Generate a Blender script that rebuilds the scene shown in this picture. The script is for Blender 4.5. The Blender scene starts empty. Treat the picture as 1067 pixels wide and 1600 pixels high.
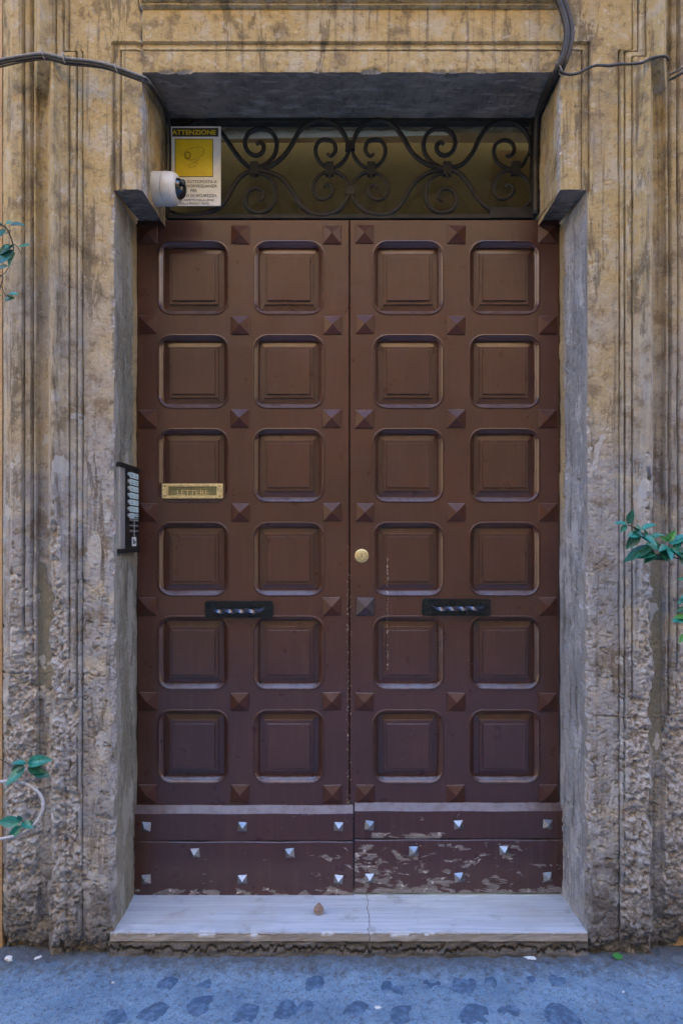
import bpy, bmesh, math, random
import numpy as np
from mathutils import Vector, Matrix, Quaternion

random.seed(7)
R = math.radians
sc = bpy.context.scene
C = sc.collection

# ------------------------------------------------------------------ camera, light, exposure
CAMH = 1.535                      # eye height above the street
F = 1075.0                        # focal length in pixels of the 1600 px high frame
FY = 2.5                          # distance to the front plane of the stone surround
DY = 2.8                          # distance to the face of the door
cam_d = bpy.data.cameras.new('camera')
cam = bpy.data.objects.new('camera', cam_d); C.objects.link(cam); sc.camera = cam
cam.location = (0, 0, CAMH); cam.rotation_euler = (R(90), 0, 0)
cam_d.sensor_fit = 'VERTICAL'; cam_d.sensor_height = 36.0; cam_d.sensor_width = 24.0
cam_d.lens = 36.0 * F / 1600.0
cam_d.shift_x = -11.5 / 1600.0; cam_d.shift_y = 40.0 / 1600.0
cam_d.clip_start = 0.05; cam_d.clip_end = 300

SUN_EL, SUN_ROT = 42.0, -20.0      # sun stands over the roof behind the doorway and lights the far side of the lane
w = bpy.data.worlds.new('World'); sc.world = w; w.use_nodes = True
nt = w.node_tree
bg = nt.nodes['Background']
sky = nt.nodes.new('ShaderNodeTexSky'); sky.sky_type = 'NISHITA'; sky.sun_disc = False
sky.sun_elevation = R(SUN_EL); sky.sun_rotation = R(SUN_ROT)
sky.air_density = 1.0; sky.dust_density = 0.0; sky.ozone_density = 6.0
nt.links.new(sky.outputs[0], bg.inputs[0]); bg.inputs[1].default_value = 0.15
sl = bpy.data.lights.new('sun', 'SUN'); sl.energy = 2.0; sl.angle = R(0.5); sl.color = (1.0, 0.93, 0.82)
so = bpy.data.objects.new('sun', sl); C.objects.link(so)
sd = Vector((math.sin(R(SUN_ROT)) * math.cos(R(SUN_EL)), math.cos(R(SUN_ROT)) * math.cos(R(SUN_EL)), math.sin(R(SUN_EL))))
so.location = sd * 40; so.rotation_euler = (-sd).to_track_quat('-Z', 'Y').to_euler()
vs = sc.view_settings
vs.view_transform = 'Standard'; vs.look = 'None'; vs.gamma = 1.0; vs.use_curve_mapping = False
vs.exposure = 3.58
sc.render.engine = 'CYCLES'
sc.cycles.use_denoising = True
sc.cycles.max_bounces = 7; sc.cycles.diffuse_bounces = 4; sc.cycles.glossy_bounces = 3
sc.cycles.transparent_max_bounces = 6; sc.cycles.caustics_reflective = False; sc.cycles.caustics_refractive = False

# ------------------------------------------------------------------ coordinates
def P(px, py, r=1.0):                       # point of the place at r times the front plane's distance
    k = FY * r / F
    return Vector(((px - 545) * k, FY * r, CAMH - (py - 840) * k))
KF = FY / F                                  # metres per pixel on the front plane
KD = DY / F
def D(px, py, p=0.0):                        # on the door plane, p pixels proud of it
    return Vector(((px - 545) * KD, DY - p * KD, CAMH - (py - 840) * KD))

# ------------------------------------------------------------------ scene graph helpers
def thing(name, label, cat, loc=(0, 0, 0), group=None):
    o = bpy.data.objects.new(name, None); C.objects.link(o); o.location = loc
    o.empty_display_size = 0.1
    o['label'] = label; o['category'] = cat
    if group: o['group'] = group
    return o
def wloc(o):
    v = Vector((0, 0, 0))
    while o is not None:
        v = v + o.location; o = o.parent
    return v
def finish(name, me, mat, parent, smooth=False):
    me.name = name
    if mat is not None:
        me.materials.clear(); me.materials.append(mat)
    if smooth:
        me.shade_smooth()
    o = bpy.data.objects.new(name, me); C.objects.link(o)
    if parent is not None:
        o.parent = parent
        me.transform(Matrix.Translation(-wloc(parent)))
    return o
def mesh(name, verts, faces, mat, parent=None, smooth=False, attrs=None):
    me = bpy.data.meshes.new(name)
    if isinstance(verts, np.ndarray):
        n = len(verts)
        me.vertices.add(n); me.vertices.foreach_set('co', verts.astype(np.float32).ravel())
        f = np.asarray(faces, dtype=np.int32); m = len(f)
        me.loops.add(m * 4); me.loops.foreach_set('vertex_index', f.ravel())
        me.polygons.add(m); me.polygons.foreach_set('loop_start', np.arange(m, dtype=np.int32) * 4)
        me.update(calc_edges=True)
    else:
        me.from_pydata([tuple(v) for v in verts], [], faces); me.update()
    if attrs:
        for k, a in attrs.items():
            at = me.attributes.new(k, 'FLOAT', 'POINT'); at.data.foreach_set('value', a.astype(np.float32).ravel())
    return finish(name, me, mat, parent, smooth)
def bm_obj(name, bm, mat, parent=None, smooth=False):
    me = bpy.data.meshes.new(name); bm.to_mesh(me); bm.free()
    return finish(name, me, mat, parent, smooth)
def box_bm(x0, x1, y0, y1, z0, z1, bev=0.0, seg=2, bm=None):
    own = bm is None
    b = bmesh.new()
    vs_ = [b.verts.new((x, y, z)) for x in (x0, x1) for y in (y0, y1) for z in (z0, z1)]
    for f in ((0, 1, 3, 2), (4, 6, 7, 5), (0, 4, 5, 1), (2, 3, 7, 6), (0, 2, 6, 4), (1, 5, 7, 3)):
        b.faces.new([vs_[i] for i in f])
    bmesh.ops.recalc_face_normals(b, faces=b.faces)
    if bev > 0:
        bmesh.ops.bevel(b, geom=b.edges[:], offset=bev, segments=seg, profile=0.5, affect='EDGES')
    if own: return b
    me = bpy.data.meshes.new('tmp'); b.to_mesh(me); b.free(); bm.from_mesh(me); bpy.data.meshes.remove(me)
    return bm
def box(name, a, b_, mat, parent=None, bev=0.0, smooth=False):
    x0, x1 = sorted((a[0], b_[0])); y0, y1 = sorted((a[1], b_[1])); z0, z1 = sorted((a[2], b_[2]))
    return bm_obj(name, box_bm(x0, x1, y0, y1, z0, z1, bev), mat, parent, smooth)
def catmull(pts, n=6):
    pts = [Vector(p) for p in pts]; out = []
    for i in range(len(pts) - 1):
        p0 = pts[max(i - 1, 0)]; p1 = pts[i]; p2 = pts[i + 1]; p3 = pts[min(i + 2, len(pts) - 1)]
        for j in range(n):
            t = j / n
            out.append(0.5 * ((2 * p1) + (-p0 + p2) * t + (2 * p0 - 5 * p1 + 4 * p2 - p3) * t * t + (-p0 + 3 * p1 - 3 * p2 + p3) * t ** 3))
    out.append(pts[-1]); return out
def tube_data(pts, rad, ns=8, square=False, twist=0.0, flat=1.0):
    pts = [Vector(p) for p in pts]; n = len(pts)
    rads = rad if isinstance(rad, (list, tuple)) else [rad] * n
    if len(rads) != n:
        rads = [rads[min(int(i / (n - 1) * (len(rads) - 1)), len(rads) - 2)] * (1 - (i / (n - 1) * (len(rads) - 1)) % 1 if i < n - 1 else 0)
                + rads[min(int(i / (n - 1) * (len(rads) - 1)), len(rads) - 2) + 1] * ((i / (n - 1) * (len(rads) - 1)) % 1 if i < n - 1 else 1) for i in range(n)]
    V, Fc = [], []
    t0 = (pts[1] - pts[0]).normalized()
    ref = Vector((0, -1, 0)) if abs(t0.y) < 0.9 else Vector((0, 0, 1))
    u = (ref - t0 * ref.dot(t0)).normalized()
    for i in range(n):
        t = (pts[min(i + 1, n - 1)] - pts[max(i - 1, 0)])
        t = t.normalized() if t.length > 1e-9 else t0
        u = (u - t * u.dot(t)); u = u.normalized() if u.length > 1e-6 else Vector((0, 0, 1)); v = t.cross(u)
        for k in range(ns):
            a = 2 * math.pi * (k + (0.5 if square else 0)) / ns + twist * i
            V.append(pts[i] + (u * math.cos(a) * flat + v * math.sin(a)) * rads[i])
    for i in range(n - 1):
        for k in range(ns):
            a = i * ns + k; b = i * ns + (k + 1) % ns
            Fc.append((a, b, b + ns, a + ns))
    Fc.append(tuple(range(ns - 1, -1, -1))); Fc.append(tuple((n - 1) * ns + k for k in range(ns)))
    return V, Fc
def tube(name, pts, rad, mat, parent=None, ns=8, **kw):
    V, Fc = tube_data(pts, rad, ns, **kw)
    return mesh(name, V, Fc, mat, parent, smooth=not kw.get('square', False))
def multi(name, datas, mat, parent=None, smooth=True):
    V, Fc = [], []
    for v, f in datas:
        o = len(V); V += list(v); Fc += [tuple(i + o for i in ff) for ff in f]
    return mesh(name, V, Fc, mat, parent, smooth)
def lathe(name, prof, origin, axis, mat, parent=None, ns=32, smooth=True):   # prof: (distance along axis, radius)
    q = Vector((0, 0, 1)).rotation_difference(Vector(axis).normalized())
    V, Fc = [], []
    for (h, r_) in prof:
        for k in range(ns):
            a = 2 * math.pi * k / ns
            V.append(Vector(origin) + q @ Vector((r_ * math.cos(a), r_ * math.sin(a), h)))
    for i in range(len(prof) - 1):
        for k in range(ns):
            a = i * ns + k; b = i * ns + (k + 1) % ns
            Fc.append((a, b, b + ns, a + ns))
    Fc.append(tuple(range(ns - 1, -1, -1))); Fc.append(tuple((len(prof) - 1) * ns + k for k in range(ns)))
    o = mesh(name, V, Fc, mat, parent, False)
    if smooth: o.data.set_sharp_from_angle(angle=R(35)); 
    return o
def text_obj(name, s, size, loc, mat, parent, rot=(R(90), 0, 0), sx=1.0, depth=0.0003, align='LEFT', bold=0.0):
    cu = bpy.data.curves.new('t', 'FONT'); cu.body = s; cu.size = size; cu.extrude = depth; cu.align_x = align; cu.offset = bold
    o = bpy.data.objects.new('t', cu); C.objects.link(o)
    o.location = loc; o.rotation_euler = rot; o.scale = (sx, 1, 1)
    dg = bpy.context.evaluated_depsgraph_get(); dg.update()
    me = bpy.data.meshes.new_from_object(o.evaluated_get(dg)); me.transform(o.matrix_world)
    bpy.data.objects.remove(o); bpy.data.curves.remove(cu)
    return finish(name, me, mat, parent)

# ------------------------------------------------------------------ numpy noise
def vnoise(x, y, seed):
    rs = np.random.RandomState(seed); T = rs.rand(256, 256)
    xi = np.floor(x).astype(int); yi = np.floor(y).astype(int)
    fx = x - xi; fy = y - yi
    fx = fx * fx * fx * (fx * (fx * 6 - 15) + 10); fy = fy * fy * fy * (fy * (fy * 6 - 15) + 10)
    a = T[xi & 255, yi & 255]; b = T[(xi + 1) & 255, yi & 255]; c = T[xi & 255, (yi + 1) & 255]; d = T[(xi + 1) & 255, (yi + 1) & 255]
    return (a * (1 - fx) + b * fx) * (1 - fy) + (c * (1 - fx) + d * fx) * fy
def fbm(x, y, seed, sx, sy=None, octv=4, gain=0.5):
    sy = sy or sx; s = 0; c_, s_ = math.cos(0.31), math.sin(0.31); x, y = x * c_ + y * s_ * 0.6, y * c_ - x * s_ * 0.6; a = 1.0; t = 0
    for o in range(octv):
        f = 2 ** o
        s = s + a * vnoise(x / sx * f + 17.3 * o, y / sy * f + 5.1 * o, seed + o); t += a; a *= gain
    return s / t
def sstep(a, b, x):
    t = np.clip((x - a) / (b - a), 0, 1); return t * t * (3 - 2 * t)

# ------------------------------------------------------------------ materials
class NB:
    def __init__(self, name):
        self.m = bpy.data.materials.new(name); self.m.use_nodes = True
        self.t = self.m.node_tree; self.N = self.t.nodes; self.b = self.N['Principled BSDF']
        self.g = self.N.new('ShaderNodeNewGeometry')
        self.pos = self.g.outputs['Position']
    def link(self, a, b): self.t.links.new(a, b)
    def val(self, inp, v):
        if isinstance(v, bpy.types.NodeSocket): self.link(v, inp)
        elif v is not None:
            if hasattr(inp.default_value, '__len__') and len(inp.default_value) == 4 and len(v) == 3: v = (*v, 1)
            inp.default_value = v
    def scale(self, v, s):
        n = self.N.new('ShaderNodeVectorMath'); n.operation = 'MULTIPLY'
        self.link(v, n.inputs[0]); n.inputs[1].default_value = s; return n.outputs[0]
    def noise(self, scale, detail=4, rough=0.55, vec=None, dist=0.0):
        n = self.N.new('ShaderNodeTexNoise'); self.link(vec or self.pos, n.inputs['Vector'])
        n.inputs['Scale'].default_value = scale; n.inputs['Detail'].default_value = detail
        n.inputs['Roughness'].default_value = rough; n.inputs['Distortion'].default_value = dist
        return n.outputs['Fac']
    def voro(self, scale, vec=None, feature='F1'):
        n = self.N.new('ShaderNodeTexVoronoi'); n.feature = feature; self.link(vec or self.pos, n.inputs['Vector'])
        n.inputs['Scale'].default_value = scale; return n.outputs['Distance']
    def math(self, op, a, b=0.0, c=None, clamp=False):
        n = self.N.new('ShaderNodeMath'); n.operation = op; n.use_clamp = clamp
        self.val(n.inputs[0], a); self.val(n.inputs[1], b)
        if c is not None: self.val(n.inputs[2], c)
        return n.outputs[0]
    def rng(self, v, a, b, c=0.0, d=1.0, smooth=True):
        n = self.N.new('ShaderNodeMapRange'); n.interpolation_type = 'SMOOTHSTEP' if smooth else 'LINEAR'
        self.val(n.inputs[0], v)
        for i, q in enumerate((a, b, c, d)): self.val(n.inputs[i + 1], q)
        return n.outputs[0]
    def mix(self, f, a, b, mode='MIX'):
        n = self.N.new('ShaderNodeMix'); n.data_type = 'RGBA'; n.blend_type = mode
        self.val(n.inputs[0], f); self.val(n.inputs[6], a); self.val(n.inputs[7], b); return n.outputs[2]
    def sep(self):
        n = self.N.new('ShaderNodeSeparateXYZ'); self.link(self.pos, n.inputs[0]); return n.outputs
    def attr(self, name):
        n = self.N.new('ShaderNodeAttribute'); n.attribute_name = name; return n.outputs['Fac']
    def bump(self, h, dist, strength=1.0, normal=None):
        n = self.N.new('ShaderNodeBump'); n.inputs['Strength'].default_value = strength; n.inputs['Distance'].default_value = dist
        self.link(h, n.inputs['Height'])
        if normal is not None: self.link(normal, n.inputs['Normal'])
        return n.outputs[0]
    def out(self, col=None, rough=None, normal=None, metal=None, **kw):
        if col is not None: self.val(self.b.inputs['Base Color'], col)
        if rough is not None: self.val(self.b.inputs['Roughness'], rough)
        if normal is not None: self.link(normal, self.b.inputs['Normal'])
        if metal is not None: self.val(self.b.inputs['Metallic'], metal)
        for k, v in kw.items(): self.val(self.b.inputs[k.replace('_', ' ')], v)
        return self.m
def plain(name, col, rough=0.5, metal=0.0, bumps=0.0, scale=60, var=0.25, **kw):
    n = NB(name); f = n.noise(scale, 5, 0.6); f2 = n.noise(scale * 0.2, 3)
    c = n.mix(n.rng(f, 0.3, 0.7), tuple(x * (1 - var) for x in col), tuple(min(1, x * (1 + var)) for x in col))
    c = n.mix(n.rng(f2, 0.45, 0.75, 0, 0.5), c, tuple(x * (1 - var) for x in col))
    nm = n.bump(f, bumps) if bumps else None
    return n.out(c, n.rng(f2, 0.3, 0.7, rough * 0.85, min(1, rough * 1.15)), nm, metal, **kw)

def stone_material(name, base_shift=0.0):
    n = NB(name); X, Y, Z = n.sep()
    big = n.noise(2.3, 5, 0.6); mid = n.noise(11, 6, 0.62); fine = n.noise(70, 6, 0.65); grain = n.noise(330, 4, 0.7)
    streak = n.noise(1.0, 6, 0.6, vec=n.scale(n.pos, (46, 46, 2.2)))
    streak2 = n.noise(1.0, 5, 0.6, vec=n.scale(n.pos, (9, 9, 0.9)))
    bed = n.noise(1.0, 6, 0.65, vec=n.scale(n.pos, (7, 7, 60)))
    h = n.math('ADD', n.rng(Z, 1.3, 3.1, 0, 1, False), n.math('MULTIPLY', n.math('SUBTRACT', big, 0.5), 1.5))
    h = n.math('ADD', h, base_shift)
    col = n.mix(n.rng(h, 0.15, 0.85), (0.355, 0.35, 0.355), (0.48, 0.36, 0.175))  # grey foot to ochre top: patina, deepened by cool and warm light in colour
    col = n.mix(n.rng(mid, 0.50, 0.66, 0, 0.8), col, (0.50, 0.435, 0.33))          # pale limewash remains
    col = n.mix(n.rng(mid, 0.48, 0.34, 0, 0.75), col, (0.19, 0.14, 0.085))          # brown weathering
    col = n.mix(n.rng(streak, 0.52, 0.68, 0, 0.7), col, (0.14, 0.115, 0.09))       # run-off streaks
    col = n.mix(n.rng(streak2, 0.55, 0.70, 0, 0.5), col, (0.24, 0.215, 0.195))
    col = n.mix(n.rng(streak, 0.44, 0.26, 0, 0.45), col, (0.44, 0.39, 0.32))
    col = n.mix(n.rng(n.noise(38, 6, 0.7), 0.56, 0.70, 0, 0.5), col, (0.50, 0.42, 0.29))
    col = n.mix(n.rng(n.noise(30, 7, 0.75, vec=n.scale(n.pos, (1, 1, 0.7))), 0.57, 0.68, 0, 0.6), col, (0.17, 0.125, 0.075))
    g1 = n.noise(1, 8, 0.72, vec=n.scale(n.pos, (13, 13, 2.6)), dist=0.5)
    col = n.mix(n.rng(g1, 0.55, 0.61, 0, 0.62), col, (0.10, 0.08, 0.055))
    g2 = n.noise(24, 9, 0.78, dist=0.3)
    col = n.mix(n.rng(g2, 0.55, 0.61, 0, 0.55), col, (0.15, 0.115, 0.075))
    col = n.mix(n.rng(g2, 0.45, 0.38, 0, 0.55), col, (0.58, 0.53, 0.44))
    wear = n.attr('wear')
    raw = n.mix(n.rng(fine, 0.40, 0.62), (0.30, 0.255, 0.21), (0.56, 0.545, 0.535))
    raw = n.mix(n.rng(n.noise(16, 5), 0.5, 0.66, 0, 0.8), raw, (0.44, 0.435, 0.44))
    raw = n.mix(n.rng(n.noise(13, 6, 0.7), 0.60, 0.70, 0, 0.75), raw, (0.17, 0.11, 0.045))
    col = n.mix(n.rng(wear, 0.05, 0.4, 0, 0.9), col, raw)
    patch = n.attr('patch')
    cem = n.mix(n.rng(fine, 0.35, 0.65), (0.19, 0.175, 0.13), (0.25, 0.23, 0.18))
    col = n.mix(n.rng(patch, 0.45, 0.55), col, cem)
    pale = n.attr('pale')
    col = n.mix(n.rng(pale, 0.4, 0.6, 0, 0.8), col, (0.50, 0.49, 0.47))
    soot = n.rng(n.math('ADD', Z, n.math('MULTIPLY', n.math('SUBTRACT', mid, 0.5), 1.2)), 0.50, -0.02, 0, 0.7)
    col = n.mix(soot, col, (0.085, 0.08, 0.08))                                      # splash dirt by the street
    pits = n.rng(n.voro(150, vec=n.scale(n.pos, (1, 1, 1.5))), 0.05, 0.24)
    pm = n.rng(n.noise(20, 4, 0.6), 0.46, 0.58)
    pitf = n.math('MULTIPLY', n.math('SUBTRACT', 1.0, pits), pm)
    col = n.mix(n.math('MULTIPLY', pitf, 0.6), col, (0.09, 0.065, 0.04))
    col = n.mix(n.rng(grain, 0.60, 0.74, 0, 0.5), col, (0.12, 0.095, 0.07))
    col = n.mix(n.rng(grain, 0.40, 0.28, 0, 0.35), col, (0.55, 0.49, 0.41))
    hh = n.math('ADD', n.math('MULTIPLY', fine, 0.9), n.math('ADD', n.math('MULTIPLY', grain, 0.4), n.math('MULTIPLY', bed, 0.3)))
    hh = n.math('SUBTRACT', hh, n.math('MULTIPLY', pitf, 0.6))
    hh = n.math('MULTIPLY', hh, n.rng(patch, 0.45, 0.55, 1.0, 0.35))
    return n.out(col, 0.93, n.bump(hh, 0.006, 0.9), Specular_IOR_Level=0.25)
M_STONE = stone_material('weathered_travertine')

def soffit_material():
    n = NB('underside_stone'); a = n.noise(6, 6, 0.6); b = n.noise(1, 6, 0.65, vec=n.scale(n.pos, (8, 30, 30))); c = n.noise(90, 5, 0.6)
    col = n.mix(n.rng(a, 0.35, 0.65), (0.17, 0.14, 0.11), (0.28, 0.235, 0.185))  # darker brown-grey tone for the soffit and corbel undersides
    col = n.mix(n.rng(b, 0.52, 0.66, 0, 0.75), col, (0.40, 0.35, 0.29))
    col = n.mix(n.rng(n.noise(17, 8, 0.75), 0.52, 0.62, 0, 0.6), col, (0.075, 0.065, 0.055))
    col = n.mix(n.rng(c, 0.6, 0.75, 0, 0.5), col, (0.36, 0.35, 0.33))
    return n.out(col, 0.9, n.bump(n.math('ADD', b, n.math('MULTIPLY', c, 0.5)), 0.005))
M_SOFFIT = soffit_material()
def reveal_material(name, tintA, tintB, paintcol):
    n = NB(name); X, Y, Z = n.sep()
    a = n.noise(3.0, 5, 0.6); b = n.noise(1, 6, 0.65, vec=n.scale(n.pos, (30, 30, 3.5))); c = n.noise(110, 5, 0.65)
    pl = n.noise(1, 6, 0.7, vec=n.scale(n.pos, (9, 9, 3)))
    col = n.mix(n.rng(a, 0.35, 0.65), tintA, tintB)
    col = n.mix(n.rng(b, 0.50, 0.66, 0, 0.7), col, (0.12, 0.11, 0.095))
    col = n.mix(n.rng(n.noise(28, 8, 0.75), 0.54, 0.64, 0, 0.55), col, (0.14, 0.125, 0.105))
    col = n.mix(n.rng(pl, 0.52, 0.58, 0, 0.8), col, paintcol)
    edge = n.math('ADD', Y, n.math('MULTIPLY', n.math('SUBTRACT', pl, 0.5), 0.10))
    yel = n.math('MULTIPLY', n.rng(edge, 2.735, 2.76), n.rng(n.math('ADD', Z, n.math('MULTIPLY', a, 0.5)), 1.6, 2.1))
    col = n.mix(n.math('MULTIPLY', yel, 0.85), col, (0.45, 0.33, 0.16))
    wear = n.attr('wear')
    col = n.mix(n.rng(wear, 0.05, 0.5, 0, 0.6), col, (0.36, 0.33, 0.29))
    col = n.mix(n.rng(c, 0.60, 0.72, 0, 0.6), col, (0.10, 0.09, 0.08))
    col = n.mix(n.rng(c, 0.38, 0.28, 0, 0.5), col, (0.5, 0.48, 0.45))
    return n.out(col, 0.9, n.bump(n.math('ADD', n.math('MULTIPLY', b, 0.7), c), 0.008), Specular_IOR_Level=0.3)
M_REVEAL_L = reveal_material('reveal_plaster_green_grey', (0.25, 0.235, 0.18), (0.34, 0.32, 0.255), (0.42, 0.41, 0.36))
M_REVEAL_R = reveal_material('reveal_plaster_skylit', (0.31, 0.315, 0.33), (0.43, 0.435, 0.45), (0.54, 0.54, 0.55))  # paler, bluer copy: sky light on the right side put into the colour
def sill_material():
    n = NB('pale_travertine_slab'); b = n.noise(1, 7, 0.6, vec=n.scale(n.pos, (2.6, 55, 55)), dist=1.0); f = n.noise(160, 4, 0.6); g = n.noise(5, 5)
    col = n.mix(n.rng(b, 0.35, 0.65), (0.47, 0.51, 0.57), (0.60, 0.64, 0.69))
    col = n.mix(n.rng(g, 0.5, 0.75, 0, 0.4), col, (0.40, 0.37, 0.33))
    col = n.mix(n.rng(f, 0.64, 0.76, 0, 0.7), col, (0.22, 0.19, 0.15))
    X, Y, Z = n.sep()
    col = n.mix(n.rng(n.noise(9, 7, 0.7), 0.55, 0.68, 0, 0.5), col, (0.27, 0.26, 0.25))
    col = n.mix(n.rng(n.math('ADD', Y, n.math('MULTIPLY', n.math('SUBTRACT', n.noise(60, 6, 0.7), 0.5), 0.02)), 2.503, 2.497, 0, 0.8), col, (0.27, 0.225, 0.165))
    crack = n.math('ABSOLUTE', n.math('SUBTRACT', X, n.math('ADD', 0.075, n.math('MULTIPLY', n.math('SUBTRACT', n.noise(22, 3), 0.5), 0.03))))
    ck = n.rng(crack, 0.0006, 0.002, 1, 0)
    col = n.mix(n.math('MULTIPLY', ck, 0.75), col, (0.12, 0.10, 0.08))
    return n.out(col, 0.62, n.bump(n.math('SUBTRACT', n.math('ADD', b, n.math('MULTIPLY', f, 0.5)), ck), 0.002))
M_SILL = sill_material()
def ground_material():
    n = NB('worn_cement_paving'); a = n.noise(4, 6, 0.6); b = n.noise(35, 6, 0.65); c = n.noise(260, 4, 0.65); v = n.voro(190)
    col = n.mix(n.rng(a, 0.35, 0.65), (0.19, 0.33, 0.50), (0.29, 0.46, 0.65))
    col = n.mix(n.rng(b, 0.52, 0.7, 0, 0.6), col, (0.075, 0.12, 0.20))
    col = n.mix(n.rng(b, 0.45, 0.32, 0, 0.5), col, (0.30, 0.39, 0.52))
    col = n.mix(n.rng(c, 0.55, 0.64, 0, 0.75), col, (0.06, 0.095, 0.15))
    col = n.mix(n.rng(n.noise(90, 7, 0.8), 0.55, 0.63, 0, 0.6), col, (0.075, 0.12, 0.19))
    col = n.mix(n.rng(n.noise(75, 7, 0.8, dist=0.3), 0.44, 0.37, 0, 0.6), col, (0.36, 0.47, 0.60))
    g5 = n.noise(48, 9, 0.82, dist=0.2); g6 = n.noise(64, 9, 0.82, dist=0.5)
    col = n.mix(n.rng(g5, 0.54, 0.59, 0, 0.7), col, (0.07, 0.115, 0.18))
    col = n.mix(n.rng(g6, 0.44, 0.39, 0, 0.7), col, (0.40, 0.52, 0.66))
    col = n.mix(n.rng(v, 0.16, 0.06, 0, 0.6), col, (0.50, 0.56, 0.64))
    X, Y, Z = n.sep()
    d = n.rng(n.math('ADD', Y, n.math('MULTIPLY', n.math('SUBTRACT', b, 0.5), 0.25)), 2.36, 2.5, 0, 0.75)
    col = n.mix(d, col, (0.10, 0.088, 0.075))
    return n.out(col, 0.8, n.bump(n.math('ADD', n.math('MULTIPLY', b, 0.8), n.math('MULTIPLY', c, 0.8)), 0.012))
M_GROUND = ground_material()
def cobble_mat():
    n = NB('basalt_cobble'); f = n.noise(150, 6, 0.65); m = n.noise(42, 5, 0.65)
    col = n.mix(n.rng(f, 0.35, 0.65), (0.014, 0.04, 0.085), (0.04, 0.085, 0.155))
    col = n.mix(n.rng(m, 0.44, 0.62, 0.25, 0.75), col, (0.15, 0.245, 0.385))      # cement smeared over the stone
    return n.out(col, 0.6, n.bump(f, 0.003))
M_COBBLE = cobble_mat()

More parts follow.
